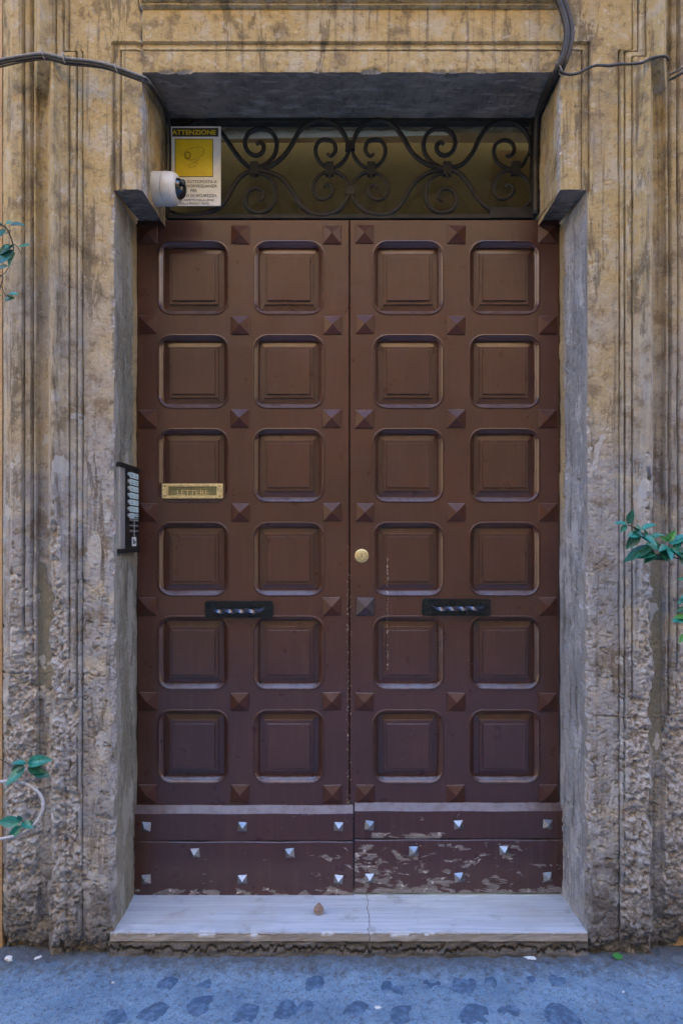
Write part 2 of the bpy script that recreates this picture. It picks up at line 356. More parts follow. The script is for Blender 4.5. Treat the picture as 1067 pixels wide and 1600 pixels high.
def paint_material(name, wearmode=0):
    n = NB(name); X, Y, Z = n.sep()
    a = n.noise(3.0, 5, 0.6); b = n.noise(1, 5, 0.6, vec=n.scale(n.pos, (60, 60, 5))); c = n.noise(500, 3, 0.6); s = n.noise(14, 5, 0.6)
    col = n.mix(n.rng(a, 0.3, 0.7), (0.061, 0.0205, 0.0115), (0.082, 0.0285, 0.016))
    col = n.mix(n.rng(s, 0.55, 0.72, 0, 0.35), col, (0.058, 0.023, 0.016))
    col = n.mix(n.rng(Z, 0.2, 1.5, 0.45, 0.0), col, (0.046, 0.0175, 0.017))          # darker and purpler low down: the weaker light there put into the colour
    col = n.mix(n.rng(b, 0.50, 0.72, 0, 0.35), col, (0.105, 0.052, 0.038))
    col = n.mix(n.rng(b, 0.44, 0.28, 0, 0.40), col, (0.045, 0.02, 0.016))
    rough = n.rng(s, 0.3, 0.7, 0.27, 0.45)
    chip = None
    if wearmode == 0:      # chips along the meeting edge and odd flakes
        fl = n.noise(95, 5, 0.7)
        edge = n.math('ABSOLUTE', n.math('SUBTRACT', X, 0.0))
        em = n.math('MULTIPLY', n.rng(edge, 0.003, 0.022, 1, 0), n.rng(Z, 2.0, 1.3))
        th = n.math('SUBTRACT', 0.735, n.math('MULTIPLY', em, 0.115))
        zone = n.math('MULTIPLY', n.rng(n.math('ABSOLUTE', n.math('SUBTRACT', X, 0.16)), 0.14, 0.30, 1, 0), n.rng(Z, 1.55, 1.35))
        th = n.math('SUBTRACT', th, n.math('MULTIPLY', zone, 0.038))
        ln = n.math('MULTIPLY', n.rng(n.math('ABSOLUTE', n.math('SUBTRACT', X, 0.157)), 0.002, 0.006, 1, 0), n.math('MULTIPLY', n.rng(Z, 1.5, 1.47), n.rng(Z, 0.93, 0.96)))
        th = n.math('SUBTRACT', th, n.math('MULTIPLY', ln, 0.14))
        low = n.rng(n.math('ADD', Z, 0.0), 0.50, 0.44)
        th = n.math('SUBTRACT', th, n.math('MULTIPLY', low, 0.05))
        chip = n.rng(n.math('SUBTRACT', fl, th), 0.0, 0.012)
        ccol = n.mix(n.rng(c, 0.4, 0.6), (0.55, 0.43, 0.28), (0.62, 0.58, 0.52))
    else:
        w1 = n.noise(1, 8, 0.62, vec=n.scale(n.pos, (13, 13, 30)), dist=0.5)
        w2 = n.noise(1, 5, 0.6, vec=n.scale(n.pos, (14, 14, 150)))
        if wearmode == 2:
            reg = n.math('MULTIPLY', n.rng(X, 0.0, 0.88, 0.15, 0.07, False), n.rng(Z, 0.33, 0.29))
            up = n.math('MULTIPLY', n.math('MULTIPLY', n.rng(X, 0.08, 0.10), n.rng(X, 0.40, 0.36)), n.math('MULTIPLY', n.rng(Z, 0.322, 0.326), n.rng(Z, 0.350, 0.345)))
            reg = n.math('ADD', reg, n.math('MULTIPLY', up, 0.2))
        else:
            reg = n.math('MULTIPLY', n.rng(X, -0.75, 0.0, 0.0, 0.055, False), n.rng(Z, 0.34, 0.30, 0.3, 1.0))
        foot = n.rng(n.math('ADD', Z, n.math('MULTIPLY', n.math('SUBTRACT', w2, 0.5), 0.02)), 0.135, 0.112, 0, 0.16)
        th = n.math('SUBTRACT', 0.675, n.math('ADD', reg, foot))
        chip = n.rng(n.math('SUBTRACT', w1, th), 0.0, 0.012)
        ccol = n.mix(n.rng(w2, 0.35, 0.65), (0.15, 0.135, 0.13), (0.28, 0.255, 0.25))
        ccol = n.mix(n.rng(n.noise(40, 4), 0.58, 0.66), ccol, (0.58, 0.55, 0.53))
    col = n.mix(chip, col, ccol)
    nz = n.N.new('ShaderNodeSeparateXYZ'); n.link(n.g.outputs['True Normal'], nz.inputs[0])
    ledge_sheen = n.math('MULTIPLY', n.rng(nz.outputs[2], 0.35, 0.65), n.rng(n.noise(30, 5, 0.65), 0.30, 0.60, 0.12, 0.38))
    col = n.mix(ledge_sheen, col, (0.26, 0.235, 0.25))                                     # sky sheen on upward-facing ledges, put into the colour
    h = n.math('SUBTRACT', n.math('ADD', n.math('MULTIPLY', b, 0.25), n.math('MULTIPLY', s, 0.5)), n.math('MULTIPLY', chip, 0.35))
    rough = n.math('ADD', rough, n.math('MULTIPLY', chip, 0.4))
    nm = n.bump(h, 0.0022, 0.8)
    return n.out(col, rough, nm, Specular_IOR_Level=0.5, Coat_Weight=n.math('SUBTRACT', 0.75, n.math('MULTIPLY', chip, 0.75)), Coat_Roughness=0.2)
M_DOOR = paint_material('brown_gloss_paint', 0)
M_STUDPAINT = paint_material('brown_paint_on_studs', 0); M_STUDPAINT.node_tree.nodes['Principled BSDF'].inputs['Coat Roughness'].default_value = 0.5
for l_ in list(M_STUDPAINT.node_tree.links):
    if l_.to_socket.name == 'Coat Weight': M_STUDPAINT.node_tree.links.remove(l_)
M_STUDPAINT.node_tree.nodes['Principled BSDF'].inputs['Coat Weight'].default_value = 0.1
M_STUDPAINT.node_tree.nodes['Principled BSDF'].inputs['Specular IOR Level'].default_value = 0.3
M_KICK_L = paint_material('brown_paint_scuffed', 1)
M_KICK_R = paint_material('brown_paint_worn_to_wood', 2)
M_STUDMETAL = plain('steel_stud', (0.42, 0.42, 0.42), 0.42, 1.0, 0.0006, 200)
M_STUD_DARK = plain('dark_purple_paint', (0.05, 0.036, 0.042), 0.38, 0, 0.001, 80)
M_BRASS = plain('brass', (0.78, 0.62, 0.30), 0.34, 0.55, 0.0002, 180, 0.3)
M_BRASS_DULL = plain('tarnished_brass', (0.30, 0.27, 0.13), 0.45, 0.7, 0.0008, 150, 0.35)
M_BLACKMETAL = plain('black_enamel', (0.010, 0.014, 0.016), 0.26, 0.2, 0.0002, 60)
M_TWIST = plain('polished_dark_steel', (0.17, 0.17, 0.20), 0.33, 1.0, 0.0003, 150)
M_IRON = plain('old_wrought_iron', (0.014, 0.012, 0.011), 0.62, 0.1, 0.0025, 160, 0.45)
M_DARKWOOD = plain('blackened_wood', (0.018, 0.018, 0.02), 0.75, 0, 0.003, 50)
M_OLIVE = plain('olive_board', (0.075, 0.082, 0.062), 0.8, 0, 0, 12, 0.12)
M_OLIVE2 = plain('dark_brown', (0.05, 0.043, 0.022), 0.8, 0, 0, 12, 0.12)
M_PALE_STRIP = plain('pale_strip', (0.9, 0.91, 0.9), 0.5, 0, 0, 20, 0.1)
M_WHITEPL = plain('ivory_plastic', (0.68, 0.65, 0.57), 0.4, 0, 0.0004, 40, 0.06)
M_LENS = plain('smoked_dome', (0.01, 0.011, 0.013), 0.07, 0, 0, 30, 0.1, Coat_Weight=1.0)
M_BLACKPL = plain('black_plastic', (0.012, 0.012, 0.013), 0.5, 0, 0, 80)
M_SIGNWHITE = plain('sign_white', (0.80, 0.81, 0.78), 0.45, 0, 0.0003, 50, 0.07)
M_YELLOW = plain('sign_yellow', (0.72, 0.53, 0.01), 0.45, 0, 0.0003, 40, 0.07)
M_INK = plain('sign_ink', (0.03, 0.03, 0.03), 0.5)
M_INKY = plain('sign_ink_on_yellow', (0.28, 0.19, 0.01), 0.5)
M_CABLE = plain('grey_cable_sheath', (0.10, 0.095, 0.085), 0.6, 0, 0.001, 120, 0.4)
M_CABLE_D = plain('black_cable_sheath', (0.035, 0.03, 0.027), 0.55, 0, 0.001, 120, 0.3)
M_CABLE_W = plain('pale_wire', (0.32, 0.30, 0.27), 0.6, 0, 0.001, 120, 0.3)
M_ALU = plain('aluminium', (0.55, 0.55, 0.54), 0.42, 0.6, 0.0004, 90, 0.1)
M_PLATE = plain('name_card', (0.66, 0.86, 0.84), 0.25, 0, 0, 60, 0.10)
M_LEAF = [plain('leaf_teal', (0.02, 0.20, 0.15), 0.30, 0, 0.001, 140, 0.35, Transmission_Weight=0.0),
          plain('leaf_dark', (0.012, 0.10, 0.065), 0.33, 0, 0.001, 140, 0.35),
          plain('leaf_fresh', (0.06, 0.25, 0.06), 0.38, 0, 0.001, 140, 0.3)]
M_STEM = plain('vine_stem', (0.055, 0.045, 0.035), 0.6, 0, 0.001, 120)
M_STEM_P = plain('pale_vine_stem', (0.50, 0.50, 0.52), 0.6, 0, 0.001, 120)
M_DRY = plain('dry_leaf', (0.22, 0.15, 0.11), 0.7, 0, 0.001, 160, 0.4)
M_PAPER = plain('white_paper', (0.70, 0.72, 0.72), 0.7, 0, 0.0005, 100, 0.1)
def plaster_material(name, a, b):
    n = NB(name); k = n.noise(3, 6, 0.6); f = n.noise(60, 5, 0.6); s = n.noise(1, 5, 0.6, vec=n.scale(n.pos, (14, 14, 1.2)))
    col = n.mix(n.rng(k, 0.35, 0.65), a, b); col = n.mix(n.rng(s, 0.52, 0.75, 0, 0.5), col, tuple(x * 0.6 for x in a))
    return n.out(col, 0.9, n.bump(f, 0.004))
M_OCHRE = plaster_material('ochre_plaster', (0.40, 0.25, 0.12), (0.50, 0.35, 0.20))
M_FACADE = plaster_material('far_side_ochre_plaster', (0.62, 0.42, 0.20), (0.70, 0.50, 0.26))

# ------------------------------------------------------------------ ground
def lines(parts):
    out = []
    for a, b, s in parts:
        n = max(1, int(round((b - a) / s))); out += [a + (b - a) * i / n for i in range(n)]
    out.append(parts[-1][1]); return np.array(out)
def grid_faces(nx, ny, keep=None):
    i, j = np.meshgrid(np.arange(nx - 1), np.arange(ny - 1), indexing='ij')
    a = i * ny + j; f = np.stack([a, a + ny, a + ny + 1, a + 1], -1)
    if keep is not None: f = f[keep]
    return f.reshape(-1, 4)
def ground_h(x, y):
    h = (fbm(x, y, 31, 0.35, octv=3) - 0.5) * 0.018 + (fbm(x, y, 37, 0.05, octv=5, gain=0.65) - 0.5) * 0.011
    pit = sstep(0.60, 0.72, fbm(x, y, 41, 0.03, octv=3)) * 0.004
    rub = sstep(2.38, 2.50, y + (fbm(x, y, 43, 0.12, octv=3) - 0.5) * 0.15) * 0.016 * (0.4 + fbm(x, y, 47, 0.04, octv=4))
    return h - pit + rub
gx = lines([(-40, -3, 1.5), (-3, -1.45, 0.08), (-1.45, 1.45, 0.0045), (1.45, 3, 0.08), (3, 40, 1.5)])
gy = lines([(-40, -3, 1.5), (-3, 1.8, 0.12), (1.8, 2.56, 0.0045), (2.56, 3, 0.06), (3, 40, 1.5)])
GX, GY = np.meshgrid(gx, gy, indexing='ij')
GZ = ground_h(GX, GY)
g = mesh('ground', np.stack([GX, GY, GZ], -1).reshape(-1, 3), grid_faces(len(gx), len(gy)), M_GROUND, smooth=True)
g['kind'] = 'structure'; g['label'] = 'blue grey worn cement street surface in front of the doorstep'
def gpt(px, py):
    Y = F * CAMH / (py - 840); X = (px - 545) * Y / F
    return X, Y, float(ground_h(np.array([X]), np.array([Y]))[0])
cob_spots = [(262, 1536, 26), (320, 1536, 24), (492, 1538, 26), (240, 1582, 34), (312, 1572, 34), (385, 1585, 34), (447, 1580, 30), (478, 1575, 20), (556, 1578, 28),
             (626, 1584, 32), (672, 1537, 27), (724, 1537, 34), (766, 1533, 17), (829, 1531, 24), (872, 1530, 28), (741, 1584, 38), (797, 1580, 36), (876, 1589, 46),
             (604, 1541, 18), (622, 1546, 16), (180, 1592, 30),
             (300, 1625, 34), (370, 1635, 36), (440, 1630, 34), (510, 1640, 36), (580, 1632, 34), (655, 1638, 36), (730, 1636, 36), (805, 1634, 38), (880, 1642, 40)]
cob_meshes = []
for q in range(5):
    rs = random.Random(100 + q); V = [(0, 0, 1.0)]; Fc = []; ns = 16
    ph = [rs.uniform(0, 6.28) for _ in range(3)]
    for ri, (rr, hh) in enumerate(((0.35, 0.95), (0.7, 0.7), (0.9, 0.35), (1.0, -0.6))):
        for k in range(ns):
            a = 2 * math.pi * k / ns
            sq = 1 / max(abs(math.cos(a)), abs(math.sin(a))) ** 0.45
            rad = rr * sq * (1 + 0.10 * math.sin(2 * a + ph[0]) + 0.07 * math.sin(3 * a + ph[1]) + 0.05 * math.sin(5 * a + ph[2]))
            V.append((rad * math.cos(a), rad * math.sin(a), hh + rs.uniform(-0.06, 0.06)))
    for k in range(ns): Fc.append((0, 1 + k, 1 + (k + 1) % ns))
    for ri in range(3):
        for k in range(ns):
            a = 1 + ri * ns + k; b = 1 + ri * ns + (k + 1) % ns; Fc.append((a, a + ns, b + ns, b))
    me = bpy.data.meshes.new('cobblestone'); me.from_pydata(V, [], Fc); me.shade_smooth(); me.materials.append(M_COBBLE); cob_meshes.append(me)
for i, (px, py, s) in enumerate(cob_spots):
    X, Y, Z = gpt(px, py)
    o = bpy.data.objects.new('cobblestone', cob_meshes[i % 5]); C.objects.link(o); o.parent = g
    k = Y / F
    o.location = (X, Y, Z - 0.0005); o.scale = (s * k * 0.56, s * k * 0.72, 0.005); o.rotation_euler = (0, 0, random.uniform(-0.5, 0.5))

# ------------------------------------------------------------------ the building's own wall
palazzo = thing('old_building', 'ochre plastered old building wall around the carved stone doorway', 'building', (0, 3.0, 0))
WP = FY + 20 * KF
def wx(px): return (px - 545) * KF
def wz(py): return CAMH - (py - 840) * KF
box('plaster_wall', (-9, WP, -0.2), (wx(-6), WP + 0.5, 12), M_OCHRE, palazzo)
box('plaster_wall', (wx(1102), WP, -0.2), (12, WP + 0.5, 12), M_OCHRE, palazzo)
box('plaster_wall', (wx(-6) + 0.001, WP + 0.002, wz(-140)), (wx(1102) - 0.001, WP + 0.5, 12), M_OCHRE, palazzo)
box('core_wall', (wx(2), FY + 0.07, -0.2), (wx(160), FY + 0.52, wz(-139)), M_OCHRE, palazzo)
box('core_wall', (wx(936), FY + 0.07, -0.2), (wx(1094), FY + 0.52, wz(-139)), M_OCHRE, palazzo)
box('core_wall', (wx(161), FY + 0.07, wz(95)), (wx(935), FY + 0.52, wz(-139)), M_OCHRE, palazzo)

far = thing('facing_building', 'ochre building across the lane, sunlit on its upper floors', 'building', (0, -3.2, 0))
box('sky_block_wall', (-17, -3.1, -0.2), (-14, 4, 9.5), M_FACADE, far)  # unseen walls added at both lane ends to block side sky
box('sky_block_wall', (16, -3.1, -0.2), (17.9, 2.4, 9.5), M_FACADE, far)
box('facade_wall', (-14, -3.9, -0.2), (18, -3.2, 9.0), M_FACADE, far)  # out of view; height and length shaped for bounce light and sky

# ------------------------------------------------------------------ carved stone surround (height field of its mouldings)
profA = np.array([(-1e3, 0), (0, 0), (.4, -8), (1.9, -8), (2.4, 5), (5.6, 7.5), (6.1, -1), (7.8, -1), (8.2, 9), (16.0, 10.5), (16.4, 1), (18.0, 1), (18.4, 13), (25, 13.5), (28, 16), (30.5, 21), (32.2, 29), (32.8, 30.5), (36.0, 30.5), (59.5, -13), (66, -60), (1e4, -60)], float)
profB = np.array([(-1e4, -13), (0, -13), (.5, -4), (4.5, -3), (5.0, -15), (7.8, -15), (8.4, -1), (16, 1.5), (16.6, -12), (19, -12), (19.6, 3), (35, 4.5), (62, -22), (63, -23), (1e4, -23)], float)
def dist_frame(X, Y, half, y0, inner, top, eartop, earw):
    xl = np.where(X > 548, 1096 - X, X)
    d1 = np.maximum(half - xl, top - Y)
    d2 = np.maximum.reduce([(half - 21) - xl, Y - y0, xl - inner, eartop - Y])
    return np.minimum(d1, d2)
envA = np.array([(-1e3, 0), (0, 0), (3, 7), (16, 11), (25, 14), (32, 29.5), (36, 30.5), (59.5, -13), (66, -60), (1e4, -60)], float)
envB = np.array([(-1e4, -13), (0, -13), (2, -4), (14, 1), (35, 4.5), (62, -22), (63, -23), (1e4, -23)], float)
def proud(X, Y):
    """proudness in px of the carved front at (X, Y) in front-plane pixels, with what weathering took away"""
    wob = (fbm(X, Y, 3, 90, 300, 3) - 0.5) * 2.0
    dA = dist_frame(X + wob * 0.6, Y + wob * .5, 130, 79, 217, 15, -25, 21)
    dB = dist_frame(X + wob, Y + wob, 56, 185, -999, -46, -66, 19)
    dA = dA + sstep(720, 950, Y) * (fbm(X * 0.4, Y, 107, 34, 30, 4, 0.6) - 0.36) * 24 * sstep(24, 46, dA)
    pA = np.interp(dA, profA[:, 0], profA[:, 1]); pB = np.interp(dB, profB[:, 0], profB[:, 1])
    p = np.maximum(pA, pB)
    env = np.maximum(np.interp(dA, envA[:, 0], envA[:, 1]), np.interp(dB, envB[:, 0], envB[:, 1]))
    # inner lining of the upper opening: sunk fillet
    v = np.maximum.reduce([222 - X, X - 875, 112 - Y])
    pl = np.interp(v, [0, 31.6, 32, 34.0, 34.5, 38, 42, 43.5, 44.2, 46.2, 46.8, 1e4], [0, 0, -6, -6, 0.5, -2, -3.5, 0.5, -7, -7, 0, 0])
    p = np.where((Y < 300) & (v > 0) & (v < 48), np.minimum(p, pl), p)
    base = p.copy()
    xl = np.where(X > 548, 1096 - X, X); left = X < 548
    # weathering: the soft, splashed lower parts have lost their mouldings
    n1 = fbm(X, Y, 11, 60, 90, 5, 0.55) - 0.5; n2 = fbm(X, Y, 19, 22, 26, 5, 0.6) - 0.5; n3 = fbm(X, Y, 23, 9, 8, 4, 0.65) - 0.5
    c0 = np.where(left, np.interp(Y, [0, 640, 760, 850, 960, 1100, 1300, 1440, 1500], [44, 40, 29, 19, 11, 9, 9, 6, -3]),
                  np.interp(Y, [0, 640, 740, 880, 1000, 1150, 1300, 1440, 1500], [46, 40, 30, 22, 19, 13, 10, 5, -2]))
    c0 = c0 + np.where((xl > 60) & (xl < 104), 0, 4.0 - 8.5 * sstep(980, 1180, Y)) - np.where(left, 0, 2.0) * sstep(60, 40, xl) * sstep(700, 900, Y)
    carve = c0 + n1 * 20 + n2 * 15 + n3 * 8
    e1 = np.exp(-((X - 1010) / 10.) ** 2 - ((Y - 748) / 9.) ** 2) * 22     # knocked-off corner on the right jamb
    e2 = np.exp(-((X - 80) / 6.) ** 2 - ((Y - 626) / 6.) ** 2) * 20 + np.exp(-((X - 80) / 6.) ** 2 - ((Y - 716) / 7.) ** 2) * 22
    e3 = np.exp(-((X - 1012) / 12.) ** 2 - ((Y - 890) / 26.) ** 2) * 18
    carve = carve - e1 - e2 - e3
    fasc = sstep(124, 132, xl)
    carve = carve + fasc * (9 - 5 * sstep(1150, 1450, Y))
    carve = carve - 13 * sstep(70, 56, xl)
    carve = np.maximum(carve, -17 + 8 * sstep(70, 90, xl) + n2 * 6 + n3 * 3)
    lost = sstep(-1.0, 3.0, env - carve)
    lost = lost * sstep(-3, 3, xl)
    p = np.where(xl < 200, p * (1 - lost) + np.minimum(carve, env) * lost, p)
    # chipped arris by the opening
    oe = np.where(Y > 296, np.minimum(np.abs(X - 178), np.abs(X - 918)), np.minimum(np.abs(X - 222), np.abs(X - 875)))
    oe = np.where((Y < 140) & (X > 222) & (X < 875), np.abs(Y - 112), oe)
    ch = sstep(0.50, 0.72, fbm(X, Y, 53, 30, 26, 4) + 0.14 * sstep(600, 1100, Y)) * (5 + 9 * sstep(500, 1300, Y)) + 1.2
    p = p - ch * np.exp(-(oe / (1.8 + 3.5 * fbm(X, Y, 59, 18, 12, 2))) ** 1.6)
    # travertine voids along the bedding, coarser where worn
    wearm = np.maximum(sstep(0.5, 5, base - p), 0.8 * lost * (1 - 0.5 * fasc))
    pits = sstep(0.64, 0.76, fbm(X, Y, 61, 9, 5, 4, 0.65)) * (0.8 + 2.2 * sstep(650, 1200, Y))
    big = sstep(0.70, 0.80, fbm(X, Y, 67, 22, 13, 4, 0.6)) * 5 * sstep(700, 1100, Y)
    p = p - pits - big
    n4 = fbm(X, Y, 29, 4.2, 3.4, 3, 0.7) - 0.5
    p = p + n4 * (0.9 + 3.0 * np.maximum(wearm * 0.9, sstep(700, 1200, Y) * (1 - 0.45 * fasc)))
    p = p + n3 * (0.9 + 2.3 * wearm + 1.2 * sstep(800, 1300, Y) * (1 - 0.5 * fasc)) + n2 * (0.8 + 3.0 * sstep(1000, 1450, Y))
    # block joints
    jl = 1055 + (fbm(X, Y, 71, 12, 12, 3) - 0.5) * 9; jr = 1119 + (fbm(X, Y, 73, 14, 12, 3) - 0.5) * 12
    j = np.where(left, jl, jr)
    p = p - 4.5 * np.exp(-((Y - j) / 1.1) ** 2) * (xl < 178) * (fbm(X, Y, 79, 30, 30, 2) > 0.36)
    # splash zone undercut at the street
    p = p - sstep(1462, 1500, Y + n1 * 60) * (5 + 14 * fbm(X, Y, 83, 20, 14, 3)) * (np.abs(xl - 80) > 8 * (1 + n1 * 6))
    # smooth cement repairs
    pn = (fbm(X, Y, 89, 30, 40, 3) - 0.5)
    patch = np.zeros_like(X)
    rep1 = sstep(-4, 2, X - 57) * sstep(4, -2, X - (80 + pn * 10)) * sstep(-10, 10, Y - (890 + pn * 80 + (X - 70) * 1.2)) * sstep(10, -5, Y - 1075)
    rep2 = sstep(-3, 3, X - (1018 + pn * 20)) * sstep(4, -2, X - 1037) * sstep(-15, 15, Y - (855 + pn * 60)) * sstep(60, -40, Y - 1180)
    patch = np.maximum(rep1, rep2)
    p = np.where(patch > 0.5, np.where(rep1 > 0.5, np.minimum(p, -11.0) * 0.2 - 8.5, np.minimum(p, -11) * 0.3 - 7.5) + n1 * 1.5, p)
    pale = np.maximum.reduce([np.exp(-((X - 27) / 12.) ** 4 - ((Y - 1002) / 28.) ** 4) + pn * .6,
                              np.exp(-((X - 148) / 11.) ** 4 - ((Y - 862) / 30.) ** 2) + pn * .7,
                              np.exp(-((X - 1005) / 16.) ** 4 - ((Y - 764) / 6.) ** 4) + pn * .3,
                              np.exp(-((X - 966) / 6.) ** 4 - ((Y - 1031) / 7.) ** 4) * 1.1, 0 * X])
    pale = np.maximum(pale, sstep(0.66, 0.74, fbm(X, Y, 97, 26, 40, 4)) * sstep(350, 800, Y) * 0.75)
    wear = np.clip(np.maximum((base - p - 1.0) / 8.0, lost * 0.8), 0, 1) + sstep(900, 1350, Y) * 0.25 * fbm(X, Y, 101, 30, 50, 3)
    return p, np.clip(wear, 0, 1), patch, pale
def snap_lines(a, b, s, must):
    pts = sorted(set([a, b] + [m for m in must if a < m < b])); out = []
    for u, v in zip(pts[:-1], pts[1:]):
        n = max(1, int(math.ceil((v - u) / s))); out += [u + (v - u) * i / n for i in range(n)]
    return np.array(out + [pts[-1]])
XL = snap_lines(-12, 1108, 1.3, [178, 222, 875, 918])
YL = snap_lines(-150, 1512, 1.6, [112, 296, 1457, 1055, 1119, 60])
SX, SY = np.meshgrid(XL, YL, indexing='ij')
SP, SW, SPT, SPL = proud(SX, SY)
SV = np.stack([(SX - 545) * KF, FY - SP * KF, CAMH - (SY - 840) * KF], -1)
portal = thing('stone_doorway', 'weathered carved travertine door surround with stepped mouldings and eroded foot', 'doorway', (0, FY, 0))
cx = (SX[:-1, :-1] + SX[1:, 1:]) / 2; cy = (SY[:-1, :-1] + SY[1:, 1:]) / 2
hole = ((cx > 178) & (cx < 918) & (cy > 296)) | ((cx > 222) & (cx < 875) & (cy > 112))
regions = [('lintel', cy < 112), ('jamb_block', (cx < 548) & (cy > 112) & (cy < 1055)), ('jamb_block', (cx < 548) & (cy > 1055)),
           ('jamb_block', (cx > 548) & (cy > 112) & (cy < 1119)), ('jamb_block', (cx > 548) & (cy > 1119))]
NY = len(YL)
ALLF = grid_faces(len(XL), NY).reshape(len(XL) - 1, NY - 1, 4)
def sub_mesh(name, F_, mat, parent, lab=None):
    u, inv = np.unique(F_.ravel(), return_inverse=True)
    v = SV.reshape(-1, 3)[u]
    # reverse winding so that normals face the street
    f = inv.reshape(-1, 4)[:, ::-1]
    o = mesh(name, v, f, mat, parent, True, dict(wear=SW.ravel()[u], patch=SPT.ravel()[u], pale=SPL.ravel()[u]))
    if lab: o['label'] = lab
    return o
for nm, msk in regions:
    sub_mesh(nm, ALLF[msk & ~hole], M_STONE, portal)
# returns of the opening: each strip starts on the carved front edge and runs back
def front_row(xi=None, yi=None, rng=None):
    if xi is not None:
        i = int(np.argmin(abs(XL - xi))); js = [j for j in range(NY) if rng[0] - .01 <= YL[j] <= rng[1] + .01]
        return SV[i, js], YL[js]
    j = int(np.argmin(abs(YL - yi))); is_ = [i for i in range(len(XL)) if rng[0] - .01 <= XL[i] <= rng[1] + .01]
    return SV[is_, j], XL[is_]
def strip(name, row, back, nrm, mat, parent, amp, seed, n=44, flip=False):
    row = np.array(row); back = np.array(back); m = len(row)
    t = np.linspace(0, 1, n) ** 1.25
    V = row[None] * (1 - t[:, None, None]) + back[None] * t[:, None, None]
    s = np.arange(m) * 1.4; S, T = np.meshgrid(t * 130, s, indexing='ij')
    d = (fbm(S, T, seed, 40, 60, 4) - 0.5) * amp + (fbm(S, T, seed + 5, 7, 9, 3) - 0.5) * amp * 0.35
    pit = sstep(0.62, 0.72, fbm(S, T, seed + 9, 9, 12, 3)) * amp * 0.3
    d = (d - pit) * np.minimum(1, t * 8)[:, None]
    V = V + np.array(nrm)[None, None] * d[..., None]
    Fc = grid_faces(n, m)
    if flip: Fc = Fc[:, ::-1]
    w_ = np.repeat((np.exp(-t * 9) * 0.9)[:, None], m, 1) * fbm(S, T, seed + 12, 20, 20, 3) * 1.3
    return mesh(name, V.reshape(-1, 3), Fc, mat, parent, True, dict(wear=w_))
BK = DY + 0.12
def backpts(row, px_back, y_back):   # same heights, other x (seen through door-plane pixels)
    r_ = row.copy(); r_[:, 0] = px_back; r_[:, 1] = y_back; return r_
rw, ys = front_row(xi=178, rng=(296, 1512)); strip('reveal', rw, backpts(rw, (173.2 - 545) * KF, DY + 0.06), (1, 0, 0), M_REVEAL_L, portal, 0.012, 201)
rw, ys = front_row(xi=918, rng=(296, 1512)); strip('reveal', rw, backpts(rw, (913.5 - 545) * KF, DY + 0.06), (-1, 0, 0), M_REVEAL_R, portal, 0.014, 211, flip=True)
rw, ys = front_row(xi=222, rng=(112, 296)); strip('reveal', rw, backpts(rw, (226 - 545) * KF, BK), (1, 0, 0), M_STONE, portal, 0.008, 221)
rw, ys = front_row(xi=875, rng=(112, 296)); strip('reveal', rw, backpts(rw, (876 - 545) * KF, BK), (-1, 0, 0), M_STONE, portal, 0.008, 231, flip=True)
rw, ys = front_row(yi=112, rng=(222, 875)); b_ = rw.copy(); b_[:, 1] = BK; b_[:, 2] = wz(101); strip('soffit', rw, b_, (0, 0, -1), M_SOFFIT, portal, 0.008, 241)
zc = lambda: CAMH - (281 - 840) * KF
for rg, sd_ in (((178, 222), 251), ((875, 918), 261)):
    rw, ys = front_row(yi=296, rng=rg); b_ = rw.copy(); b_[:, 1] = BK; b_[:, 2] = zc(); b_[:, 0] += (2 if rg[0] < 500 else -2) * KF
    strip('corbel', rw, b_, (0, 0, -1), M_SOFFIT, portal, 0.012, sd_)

# doorstep
step = thing('doorstep', 'pale travertine threshold slab on a cracked dark stone course', 'doorstep', (0, 2.6, 0))
def step_piece(name, x0, x1, ytop, ybot, pfr, yback, mat, seed, amp, edge=0.0, cracky=None):
    xs = np.linspace(x0, x1, 520); n1 = 36
    # section: front bottom -> front top -> back
    z0, z1 = wz(ybot), wz(ytop)
    sec = [(FY - pfr * KF + 0.004, z0)] + [(FY - pfr * KF, z0 + (z1 - z0) * k / 15) for k in range(0, 15)]
    rr = 0.005
    sec += [(FY - pfr * KF + rr * (1 - math.cos(a)), z1 - rr + rr * math.sin(a)) for a in np.linspace(0, math.pi / 2, 6)]
    yb = yback
    sec += [(FY - pfr * KF + rr + (yb - FY + pfr * KF - rr) * k / n1, z1 - 0.008 * (k / n1)) for k in range(1, n1 + 1)]
    sec = np.array(sec); ns = len(sec)
    Xg = (np.repeat(xs[:, None], ns, 1) - 545) * KF
    Yg = np.repeat(sec[None, :, 0], len(xs), 0); Zg = np.repeat(sec[None, :, 1], len(xs), 0)
    U = Xg / KF; Vv = (Zg - Yg) / KF
    nn = (fbm(U, Vv, seed, 25, 7, 5, 0.6) - 0.5)
    frontm = np.array([1.0 if k < 22 else max(0, 1 - (k - 22) * 0.3) for k in range(ns)])[None]
    nick = sstep(0.60, 0.72, fbm(U, Vv * 0.3, seed + 3, 22, 10, 3)) * edge
    em = np.array([math.exp(-((k - 17) / 5.0) ** 2) for k in range(ns)])[None]
    Yg = Yg - nn * amp * frontm + nick * em
    Zg = Zg + (fbm(U, Vv, seed + 7, 60, 12, 4) - 0.5) * 0.0025 * (1 - frontm) - nick * em * 0.5
    if cracky is not None:
        cz = wz(cracky) + (fbm(U, U * 0, seed + 11, 26, 1, 5, 0.6) - 0.5) * 0.05
        Yg = Yg + 0.022 * np.exp(-((Zg - cz) / 0.0035) ** 2) * frontm
    V = np.stack([Xg, Yg, Zg], -1)
    return mesh(name, V.reshape(-1, 3), grid_faces(len(xs), ns), mat, step, True)
